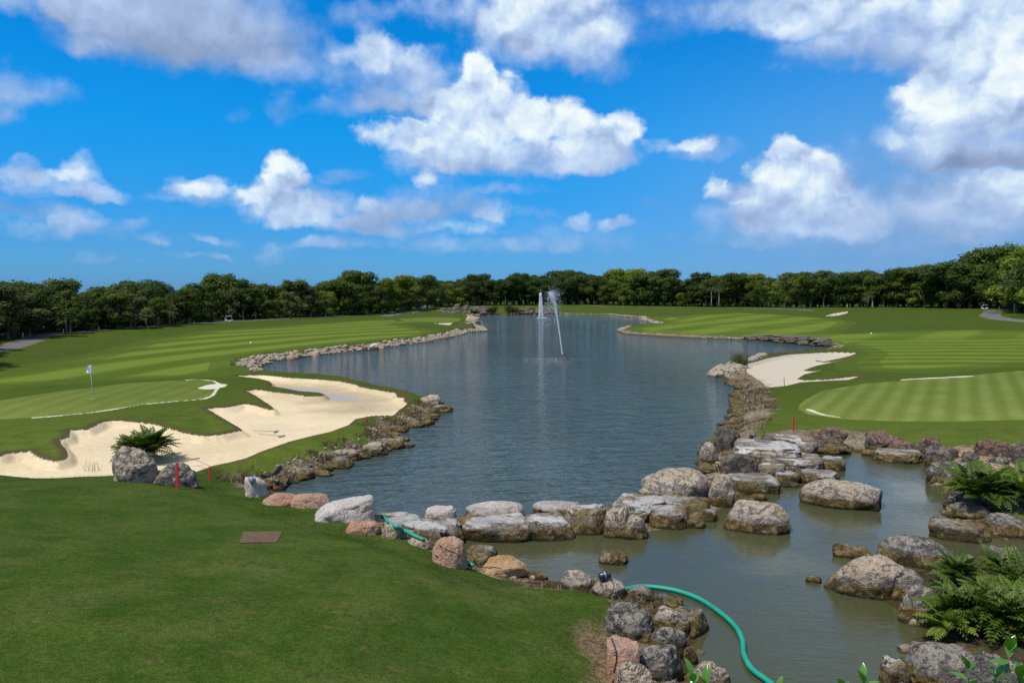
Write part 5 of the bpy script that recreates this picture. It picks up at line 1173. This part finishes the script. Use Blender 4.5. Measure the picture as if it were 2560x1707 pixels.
def bx(cx, cy, cz, sx_, sy_, sz_, bev=0., rot=None):
    bm = bmesh.new(); bmesh.ops.create_cube(bm, size=1.)
    for v in bm.verts: v.co = Vector((v.co.x*sx_, v.co.y*sy_, v.co.z*sz_))
    if bev: bmesh.ops.bevel(bm, geom=bm.edges[:], offset=bev, segments=2, affect='EDGES')
    V = np.array([(Matrix.Rotation(rot[1], 3, rot[0]) @ v.co if rot else v.co)[:] for v in bm.verts])+np.array([cx, cy, cz]); Fc = [tuple(v.index for v in f.verts) for f in bm.faces]
    bm.free(); return V, Fc
def part(name, pieces, mat, parent=None, smooth=False, loc=None, rot=None):
    me = polys_mesh(name, pieces, smooth); return link(name, me, mat, parent, loc, rot)
def lathe(prof, n=20, axis='Z'):
    V, Fc = [], []
    for r, z in prof:
        for k in range(n): a = 2*math.pi*k/n; V.append((r*math.cos(a), r*math.sin(a), z))
    for i in range(len(prof)-1):
        for k in range(n): a = i*n+k; b = i*n+(k+1) % n; Fc.append((a, b, b+n, a+n))
    V = np.array(V)
    if axis == 'X': V = V[:, [2, 0, 1]]
    return V, Fc
# red hazard stakes
STAKES = [(443,1157,1222,'red stake in front of the grey boulder by the near bunker'),(524,1167,1204,'red stake on the grass right of the bunker boulders'),(916,1042,1064,'red stake on the near side of the big left bunker'),(1011,1017,1037,'red stake at the right end of the big left bunker'),(1013,969,987,'red stake near the top right of the big left bunker'),(870,937,952,'red stake between the puddle bunker and the lake'),(640,918,928.5,'red stake on the grass below the inner bay corner'),(608,903,913,'red stake on the fairway edge by the inner bay corner'),(731.5,872,882,'red stake on the grass above the pink bay stones'),(970,845,852,'red stake above the largest bay boulder'),(1103,824,828.5,'small far red stake on the left point'),(1137,813,817,'tiny red stake by the far left bunker'),(809,809,814,'tiny red stake in the left fairway'),
 (1569.5,814,825,'red stake on the tip of the right headland'),(1650,801,808,'tiny red stake at the notch of the right shore'),(1633,793,799,'tiny red stake above the notch of the right shore'),(1696,830,839,'red stake on the lower edge of the right headland'),(1826,831,841,'red stake midway along the right headland shore'),(1800,793,799,'tiny red stake in the striped right fairway'),(1859,898,911,'leaning red stake beside the reeds'),(1863,933,948,'red stake left of the right bunker'),(2051,832,840.5,'red stake above the dark stone bank on the right'),(2095,863,873,'red stake at the corner of the dark stone bank'),(1961,945,964.5,'leaning red stake at the lower edge of the right bunker'),(1983,1039,1077,'tall red stake by the right green above the stepped rocks')]
for (x, yt, yb, lab) in STAKES:
    g = G1(x, yb); h = (yb-yt)/F_PX*g.y; w = max(.055, g.y*.00055*1.1) if g.y > 60 else .075*min(1, h/.75)+.012
    e = part('red_stake', [bx(0, 0, h/2-.1, w, w*.6, h+.2, .006), bx(0, 0, h+.012, w*.8, w*.5, .03, .005)], MT['red'], loc=(g.x, g.y, g.z), rot=(0, R(-4 if 'leaning' in lab else 1), R(x % 40)))
    tag(e, lab, 'stake', 'red hazard stakes')
for (x, yt, yb, lab) in [(67.5,831,842,'white stake beside the left path, nearest the left edge'),(167,823,832,'second white stake along the left path'),(254.6,816,827,'third white stake along the left path'),(335,811,817.5,'fourth white stake along the left path'),(406,806.5,814.5,'white stake right of the blue grey box'),(491,804,811,'white stake left of the golf cart'),(2115.5,760,768.5,'white stake beside the lone brown trunk on the right'),(2234,761,768.5,'white stake before the right wood'),(2492.7,767,776,'white stake beside the far right path'),(1458.5,753,762,'dark and white post on the far grass behind the fountains'),(1490,756,762,'short white post on the far grass behind the fountains'),(1055,766,773,'white post beside the bend of the far path')]:
    g = G1(x, yb); h = (yb-yt)/F_PX*g.y; tag(part('white_stake', [bx(0, 0, h/2, .10, .07, h+.1, .01), bx(0, 0, h+.08, .06, .05, .04, .008)], MT['white'], loc=(g.x, g.y-1., g.z)), lab, 'stake', 'white stakes')
g = G1(393, 814); root = empty('utility_box', (g.x, g.y-.5, g.z)); part('cabinet', [bx(0, 0, .5, .8, .6, 1., .03)], MT['grey'], root); part('lid', [bx(0, 0, 1.03, .86, .66, .08, .02)], MT['white'], root); tag(root, 'blue grey utility box at the edge of the left wood', 'utility box')
g = G1(66, 836); tag(part('bin', [lathe([(.0, 0), (.22, 0), (.26, .85), (.28, .87), (.28, .93), (.0, .98)])], MT['blue'], loc=(g.x-.35, g.y+.3, g.z)), 'small dark blue bin beside the first white stake', 'bin')
# flag
g = G1(231, 997); root = empty('golf_flag', (g.x, g.y, g.z), 0)
part('pole', [tube([(0, 0, -.1), (-.03, 0, 1.2), (-.11, 0, 2.16)], [.013, .012, .010], 8)], MT['white'], root, True)
V, Fc = [], []
for i in range(13):
    for j in range(9):
        u, v = i/12, j/8; V.append((-.105-.10*math.sin(v*3)*u+.10*u, -.30*u*(1-.3*v)+.05*math.sin(u*9+v*2), 2.15-.50*v-.13*u*(1-v)))
for i in range(12):
    for j in range(8): a = i*9+j; Fc.append((a, a+1, a+10, a+9))
fl = part('flag', [(np.array(V), Fc)], MT['cloth'], root, True, rot=(0, 0, R(-62))); md = fl.modifiers.new('thickness', 'SOLIDIFY'); md.thickness = .004
part('cup', [lathe([(.054, .0), (.054, .012), (.060, .012), (.060, .0)], 16)], MT['white'], root, True)
tag(root, 'white golf flag on a thin pole in the left green', 'golf flag')
# rakes
def rake(px1, py1, px2, py2, lab, z=.03):
    a, b = G1(px1, py1), G1(px2, py2); d = b-a; L = math.hypot(d.x, d.y); an = math.atan2(d.y, d.x); root = empty('bunker_rake', (a.x, a.y, (a.z+b.z)/2+z), an)
    part('handle', [tube([(0, 0, .03), (L*.5, 0, .02), (L, 0, .02)], [.014]*3, 7)], MT['grey'], root, True)
    part('head', [bx(L, 0, .02, .05, .52, .035, .006)]+[bx(L+.01, -.24+.04*k, -.01, .012, .012, .07) for k in range(13)], MT['grey'], root); tag(root, lab, 'rake', 'bunker rakes')
rake(632,1078,690,1081,'upper grey rake lying in the big left bunker'); rake(647,1086,704,1092.5,'lower grey rake lying in the big left bunker'); rake(540,1167,484,1165,'rake resting on grass behind the grey bunker boulder', .1)
# spotlights
def lamp(px_, py_, r, L, rz, lab, mat, tilt=.1, zt=None, dy=0.):
    g = G1(px_, py_); d = ray(px_, py_)
    D = g.y+dy; x = d.x/d.y*D; z = CAM_H+d.z/d.y*D if dy or zt is None else zt
    root = empty('spotlight', (x, D, z), rz); rt2 = (0, tilt, 0)
    part('housing', [lathe([(0, -L/2), (r*.75, -L/2), (r*.9, -L*.42), (r*.92, L*.35), (r*1.08, L*.37), (r*1.08, L/2), (r*.95, L/2), (r*.93, L*.42), (0, L*.42)], 22, 'X')], mat, root, True, rot=rt2)
    part('lens', [lathe([(0, L*.43), (r*.9, L*.43), (r*.9, L*.44), (0, L*.441)], 20, 'X')], MT['glass'], root, True, rot=rt2)
    part('band', [lathe([(r*.93, -L*.02), (r*1.0, -L*.02), (r*1.0, L*.07), (r*.93, L*.07)], 22, 'X')], MT['steel'], root, True, rot=rt2)
    part('foot', [bx(0, 0, -r-.03, .05, .05, .10, .008), bx(0, 0, -r-.07, .12, .09, .02, .004)], MT['black'], root)
    tag(root, lab, 'spotlight', 'pond spotlights')
# ------------------------------------------------------------------ things standing on rocks are set by casting down onto them
bpy.context.view_layer.update(); _dg = bpy.context.evaluated_depsgraph_get()
def sight(px_, py_):
    d = ray(px_, py_); ok, loc, nrm, idx, ob, mt = scene.ray_cast(_dg, Vector((0, 0, CAM_H)), d.normalized(), distance=3000); return loc if ok else G1(px_, py_)
def down(x, y, z0=6.):
    ok, loc, nrm, idx, ob, mt = scene.ray_cast(_dg, Vector((x, y, z0)), Vector((0, 0, -1)), distance=20); return loc.z if ok else 0.
def lamp_on(px_, py_, r, L, rz, lab, mat, tilt=.1):
    s = sight(px_, py_+r*F_PX/18*0+10); D = s.y; d = ray(px_, py_); x = d.x/d.y*D; z = down(x, D)+r+.03
    root = None; g = Vector((x, D, z)); lamp_at(g, r, L, rz, lab, mat, tilt)
def lamp_at(g, r, L, rz, lab, mat, tilt):
    root = empty('spotlight', g, rz); rt2 = (0, tilt, 0)
    part('housing', [lathe([(0, -L/2), (r*.75, -L/2), (r*.9, -L*.42), (r*.92, L*.35), (r*1.08, L*.37), (r*1.08, L/2), (r*.95, L/2), (r*.93, L*.42), (0, L*.42)], 22, 'X')], mat, root, True, rot=rt2)
    part('lens', [lathe([(0, L*.43), (r*.9, L*.43), (r*.9, L*.44), (0, L*.441)], 20, 'X')], MT['glass'], root, True, rot=rt2)
    part('band', [lathe([(r*.93, -L*.02), (r*1.0, -L*.02), (r*1.0, L*.07), (r*.93, L*.07)], 22, 'X')], MT['steel'], root, True, rot=rt2)
    part('foot', [bx(0, 0, -r-.01, .05, .05, .08, .008), bx(0, 0, -r-.045, .12, .09, .02, .004)], MT['black'], root)
    tag(root, lab, 'spotlight', 'pond spotlights')
lamp_on(1511, 1440, .095, .27, R(15), 'black cylindrical spotlight on the smooth cream rock', MT['black'], -.15)
lamp_on(1109, 1330, .085, .22, R(5), 'maroon black spotlight on top of the tall pink boulder', MT['maroon'], .05)
lamp_on(629, 1197, .09, .22, R(-40), 'grey spotlight on the side of the pointed pinkish white boulder', MT['grey'], .3)
lamp_on(692, 1200, .09, .22, R(10), 'pale ended spotlight between the small rocks at the lake corner', MT['black'], .1)
lamp_on(1881, 1087, .10, .28, R(30), 'dark spotlight on the right shore below the red stake', MT['maroon'], .1)
# hoses, pipes, cables follow the ground and rocks
def draped(name, pts, r, mat, lab, cat, lift=0., n=8, parent=None, water=False):
    Q = []
    for (x, y) in pts:
        s = P(x, y, 0.03) if water else sight(x, y); Q.append(Vector((s.x, s.y, s.z+r*.8+lift)))
    C = curve_pts(Q, n); return tag(part(name, [tube(C, [r]*len(C), 10)], mat, parent, True), lab, cat)
draped('hose', [(1560,1478),(1600,1470),(1650,1473),(1700,1483),(1750,1502),(1800,1535),(1838,1570),(1856,1605),(1860,1640),(1878,1675),(1915,1704),(1960,1740)], .058, MT['green'], 'thick green hose curving through the pond', 'hose', water=True)
draped('hose', [(958,1291),(966,1304),(985,1318),(1010,1330),(1035,1343),(1060,1354)], .050, MT['green'], 'green hose end lying over the rocks left of the dam', 'hose', .02)
draped('hose', [(1166,1408),(1171,1412),(1178,1416),(1184,1418)], .050, MT['green'], 'short piece of green hose between pink and orange boulders', 'hose', .02)
draped('cable', [(1518,1575),(1530,1600),(1539,1625),(1541,1650),(1537,1675),(1533,1702),(1528,1720)], .014, MT['dark'], 'black cable hanging over the worn corner and pink slab', 'cable', .01)
draped('cable', [(1090,1348),(1098,1362),(1115,1374),(1136,1382),(1148,1388)], .010, MT['dark'], 'thin black cable across the tall pink boulder', 'cable', .01)
draped('cable', [(1190,1420),(1215,1418),(1240,1419),(1265,1428)], .009, MT['dark'], 'thin cable at the foot of the orange boulder', 'cable', .01)
draped('cable', [(1497,1440),(1484,1452),(1472,1461),(1480,1468)], .007, MT['dark'], 'thin lead from the black spotlight', 'cable', .01)
draped('cable', [(1072,1380),(1078,1383),(1087,1387),(1097,1395)], .009, MT['dark'], 'dark cable on the worn grass left of the pink boulder', 'cable', .01)
draped('cord', [(985,1318),(989,1325),(986,1333),(980,1337)], .010, MT['yellow'], 'yellow cord tied round the cream oblong rock', 'cord', .01)
draped('pipe', [(652,1189),(665,1194),(680,1190),(690,1181),(702,1168)], .055, MT['dark'], 'thick black pipe curving up the bank at the lake corner', 'pipe', .02)
# cover plate in the lawn
a_ = [G1(x, y) for x, y in ((608,1330),(707,1329),(693,1357),(598,1358))]
bm = bmesh.new(); top = [bm.verts.new((p.x, p.y, p.z+.022)) for p in a_]; bot = [bm.verts.new((p.x, p.y, p.z-.08)) for p in a_]; bm.faces.new(top)
for i in range(4): bm.faces.new((top[i], bot[i], bot[(i+1) % 4], top[(i+1) % 4]))
bmesh.ops.recalc_face_normals(bm, faces=bm.faces[:]); bmesh.ops.bevel(bm, geom=[e for e in bm.edges], offset=.012, segments=2, affect='EDGES'); me = bpy.data.meshes.new('access_cover'); bm.to_mesh(me); bm.free()
tag(link('access_cover', me, MT['rust']), 'rusty brown square cover set in the near lawn', 'cover')
# golf carts
def golf_cart(px_, yb, rz, lab, body='white'):
    g = G1(px_, yb); root = empty('golf_cart', (g.x, g.y, g.z), rz, .74)
    part('body', [bx(.55, 0, .48, .95, 1.15, .35, .06), bx(-.75, 0, .55, .85, 1.15, .42, .06), bx(0, 0, .32, 2.1, 1.1, .12, .03), bx(1.02, 0, .62, .25, 1.0, .3, .05)], MT[body], root)
    part('seat', [bx(-.35, 0, .78, .5, 1.05, .14, .04), bx(-.62, 0, 1.02, .12, 1.05, .42, .04)], MT['seatm'], root)
    part('roof', [bx(-.05, 0, 1.85, 1.75, 1.15, .07, .03)], MT[body], root)
    for sx_, sy_ in ((.72, .5), (.72, -.5), (-.8, .5), (-.8, -.5)): part('roof_post', [tube([(sx_+(.18 if sx_ > 0 else 0), sy_, .6), (sx_, sy_, 1.85)], [.022, .022], 6)], MT['steel'], root, True)
    for sx_, sy_ in ((.75, .52), (.75, -.52), (-.75, .52), (-.75, -.52)): 
        V, Fc = lathe([(0, -.08), (.12, -.08), (.22, -.08), (.235, -.05), (.235, .05), (.22, .08), (0, .08)], 18); V = V[:, [0, 2, 1]]; part('wheel', [(V+np.array([sx_, sy_, .235]), Fc)], MT['dark'], root, True)
    part('bag', [tube([(-1.12, .25, .6), (-1.2, .25, 1.35)], [.15, .16], 10)], MT['grey'], root, True)
    part('windscreen', [bx(.82, 0, 1.25, .02, 1.0, .95, 0, ('Y', -.15))], MT['glass'], root)
    tag(root, lab, 'golf cart', 'golf carts')
golf_cart(573,805.5,R(12),'white golf cart on the path before the left wood'); golf_cart(2462,774,R(-30),'white golf cart parked in the shade by the right path')
g = G1(2302, 767); tag(part('water_cooler', [lathe([(0, 0), (.25, 0), (.25, .75), (.28, .78), (.28, .9), (.2, 1.0), (0, 1.02)], 18), bx(0, -.3, .35, .12, .1, .06, .01)], MT['wall'], loc=(g.x, g.y-1, g.z)), 'cream coloured water cooler before the right wood', 'cooler')
for (x, y, r, lab) in [(627,858,.14,'white round yardage marker on the left fairway'),(2178,834.5,.15,'white round yardage marker on the right fairway'),(1007,783,.14,'small white tee marker by the far path, left one'),(1034,783,.14,'small white tee marker by the far path, right one')]:
    g = G1(x, y); tag(part('tee_marker', [lathe([(0, 0), (r*.6, 0), (r, r*.5), (r*.9, r), (r*.5, r*1.4), (0, r*1.5)], 16)], MT['white'], loc=(g.x, g.y, g.z-.02)), lab, 'marker', 'white course markers')
# far pavilion behind the path
g = G1(1072, 760); root = empty('pavilion', (g.x, g.y+6, g.z), R(-8)); s = g.y/300.
part('wall', [bx(2*s, 3.2*s, 1.7*s, 11*s, .3, 3.4*s)], MT['wall'], root)
part('roof', [bx(2*s, 1.2*s, 3.6*s, 13*s, 5.5*s, .35*s, .05), bx(2*s, 1.4*s, 3.95*s, 8*s, 3.5*s, .35*s, .05)], MT['roofm'], root)
for k in range(5): part('column', [tube([((-2.6+k*2.0)*s, -.9*s, 0), ((-2.6+k*2.0)*s, -.9*s, 3.45*s)], [.17*s, .15*s], 10)], MT['white'], root, True)
part('railing', [bx(1.4*s, -1.0*s, .75*s, 8.2*s, .06, .08), bx(1.4*s, -1.0*s, .35*s, 8.2*s, .05, .05)], MT['white'], root)
tag(root, 'white columned pavilion half hidden among trees behind the far path', 'pavilion')
# low stone wall of the far bank
def stone_bank(pxs, ytop, lab):
    V, Fc = [], []; n = len(pxs)
    bot = [P(x, y, -.05) for x, y in pxs]; pr = []
    r_ = np.random.RandomState(2)
    for i in range(n-1):
        a, b = bot[i], bot[i+1]; L = (b-a).length; m = max(2, int(L/1.6)); 
        for k in range(m):
            t = (k+r_.rand()*.8)/m; c = a.lerp(b, t); h = ytop[i]/F_PX*c.y*r_.uniform(.75, 1.1)
            for lev in range(3):
                Vr, Fr = ICO[2]; w = L/m*r_.uniform(.6, .9); Vr = Vr*(1+noise3(Vr, 1.2, r_.randint(999), 2)*.7)[:, None]*np.array([w, .8, h*.3])+np.array([c.x+r_.uniform(-.3, .3), c.y+.6+lev*.7, h*(.2+.3*lev)]); pr.append((Vr, Fr))
    me = polys_mesh('rocky_bank', pr, False); me.materials.append(RM['dark']); tag(link('rocky_bank', me), lab, 'stone bank')
stone_bank([(1095,787),(1130,788),(1180,788),(1212,789)], [15, 22, 20], 'brown rocky bank at the far left end of the lake')
stone_bank([(1299,786),(1340,786),(1394,786)], [17, 14], 'brown rocky bank behind the small far fountain')
stone_bank([(1880,851),(1930,853.5),(2002,861.5),(2081,868)], [12, 15, 19], 'dark layered rocky bank along the near side of the right headland')

# ------------------------------------------------------------------ fountains
def jet_mat():
    m_, N, bs, out = new_mat('spray_water'); bs.inputs['Base Color'].default_value = (.86, .90, .95, 1); bs.inputs['Roughness'].default_value = .25; bs.inputs['Alpha'].default_value = .62
    bs.inputs['Subsurface Weight'].default_value = 0.; return m_
JM = jet_mat(); OCT = (np.array([(1,0,0),(-1,0,0),(0,1,0),(0,-1,0),(0,0,1),(0,0,-1)], float), [(0,2,4),(2,1,4),(1,3,4),(3,0,4),(2,0,5),(1,2,5),(3,1,5),(0,3,5)])
def drops(name, pts, sizes, parent, stretch=1.6):
    V0, F0 = OCT; F0 = np.array(F0); n = len(pts); V = V0[None]*sizes[:, None, None]*np.array([1, 1, stretch])+pts[:, None, :]; Fc = (F0[None]+np.arange(n)[:, None, None]*6).reshape(-1, 3)
    return link(name, mesh_np(name, V.reshape(-1, 3), Fc, True), JM, parent)
def nozzle(root, s=1.):
    part('float', [lathe([(0, -.1), (.7*s, -.1), (.78*s, .02), (.7*s, .10), (.35*s, .13), (.18*s, .3), (.10*s, .55), (.07*s, .6), (0, .6)], 20)], MT['seatm'], root, True)
    for k in range(3): a = k*2.09; part('strut', [tube([(.65*s*math.cos(a), .65*s*math.sin(a), .05), (.08*s*math.cos(a), .08*s*math.sin(a), .42)], [.03, .025], 6)], MT['seatm'], root, True)
g = P(1408, 896, 0.); root = empty('fountain', g); m2 = g.y/F_PX; r_ = np.random.RandomState(6)
nozzle(root)
JP = curve_pts([(0,0,.5),(-.14,0,.8),(-10*m2,0,68*m2),(-17*m2,0,112*m2),(-24*m2,0,145*m2),(-32*m2,0,163*m2)], 8)
part('water_column', [tube(JP[:32], list(np.linspace(.045, .10, 32)), 8)], JM, root, True)
JA = np.array([p[:] for p in JP]); t = r_.rand(5200)**.8; i = np.clip((t*(len(JA)-1)).astype(int), 0, len(JA)-2); f = t*(len(JA)-1)-i; c = JA[i]*(1-f)[:, None]+JA[i+1]*f[:, None]
sp_w = .03+.20*np.clip(t-.35, 0, 1)**1.3; pts = c+r_.normal(size=(5200, 3))*sp_w[:, None]*np.array([1, .8, .9]); drops('spray', pts, r_.uniform(.012, .030, 5200), root)
n = 1000; u = r_.rand(n); top = JA[-1]+r_.normal(size=(n, 3))*np.array([.45, .35, .35]); fall = u**.7*5.2*r_.rand(n); pts = top+np.stack([-(.12*fall+.02*fall**2)+r_.normal(size=n)*(.18+.08*fall)+.35, r_.normal(size=n)*.3, -fall+.3], 1); drops('falling_drops', pts, r_.uniform(.012, .032, n), root)
n = 260; a = r_.uniform(0, 6.28, n); q = r_.rand(n)**.6; pts = np.stack([-1.7+np.cos(a)*q*3.1, -.9+np.sin(a)*q*1.5, .01+0*a+r_.rand(n)*.05], 1); drops('splashes', pts, r_.uniform(.012, .03, n), root, .6)
tag(root, 'large nearer fountain with a leaning white jet in mid lake', 'fountain', 'lake fountains')
g = P(1351, 795, 0.); root = empty('fountain', g); m2 = g.y/F_PX; nozzle(root, 1.)
part('water_column', [tube([(0,0,.4),(0,0,30*m2),(.3*m2,0,60*m2)], [.20,.16,.08], 8)], JM, root, True)
n = 1900; t = r_.rand(n); hgt_ = 61*m2*(1-t**1.5); side = np.where(r_.rand(n) < .62, 1, -.45)*t**.75; pts = np.stack([side*5.0*m2+r_.normal(size=n)*.14, r_.normal(size=n)*(.2+.8*t), hgt_+r_.normal(size=n)*.1], 1); pts[:, 2] = np.maximum(pts[:, 2], .03); drops('spray', pts, r_.uniform(.045, .095, n), root, 2.)
n = 600; a = r_.uniform(0, 6.28, n); q = r_.rand(n)**.5; pts = np.stack([4*m2+np.cos(a)*q*13*m2, np.sin(a)*q*2.5, .02+0*a], 1); drops('splashes', pts, r_.uniform(.04, .09, n), root, .6)
tag(root, 'small farther fountain with an upright cone shaped jet', 'fountain', 'lake fountains')
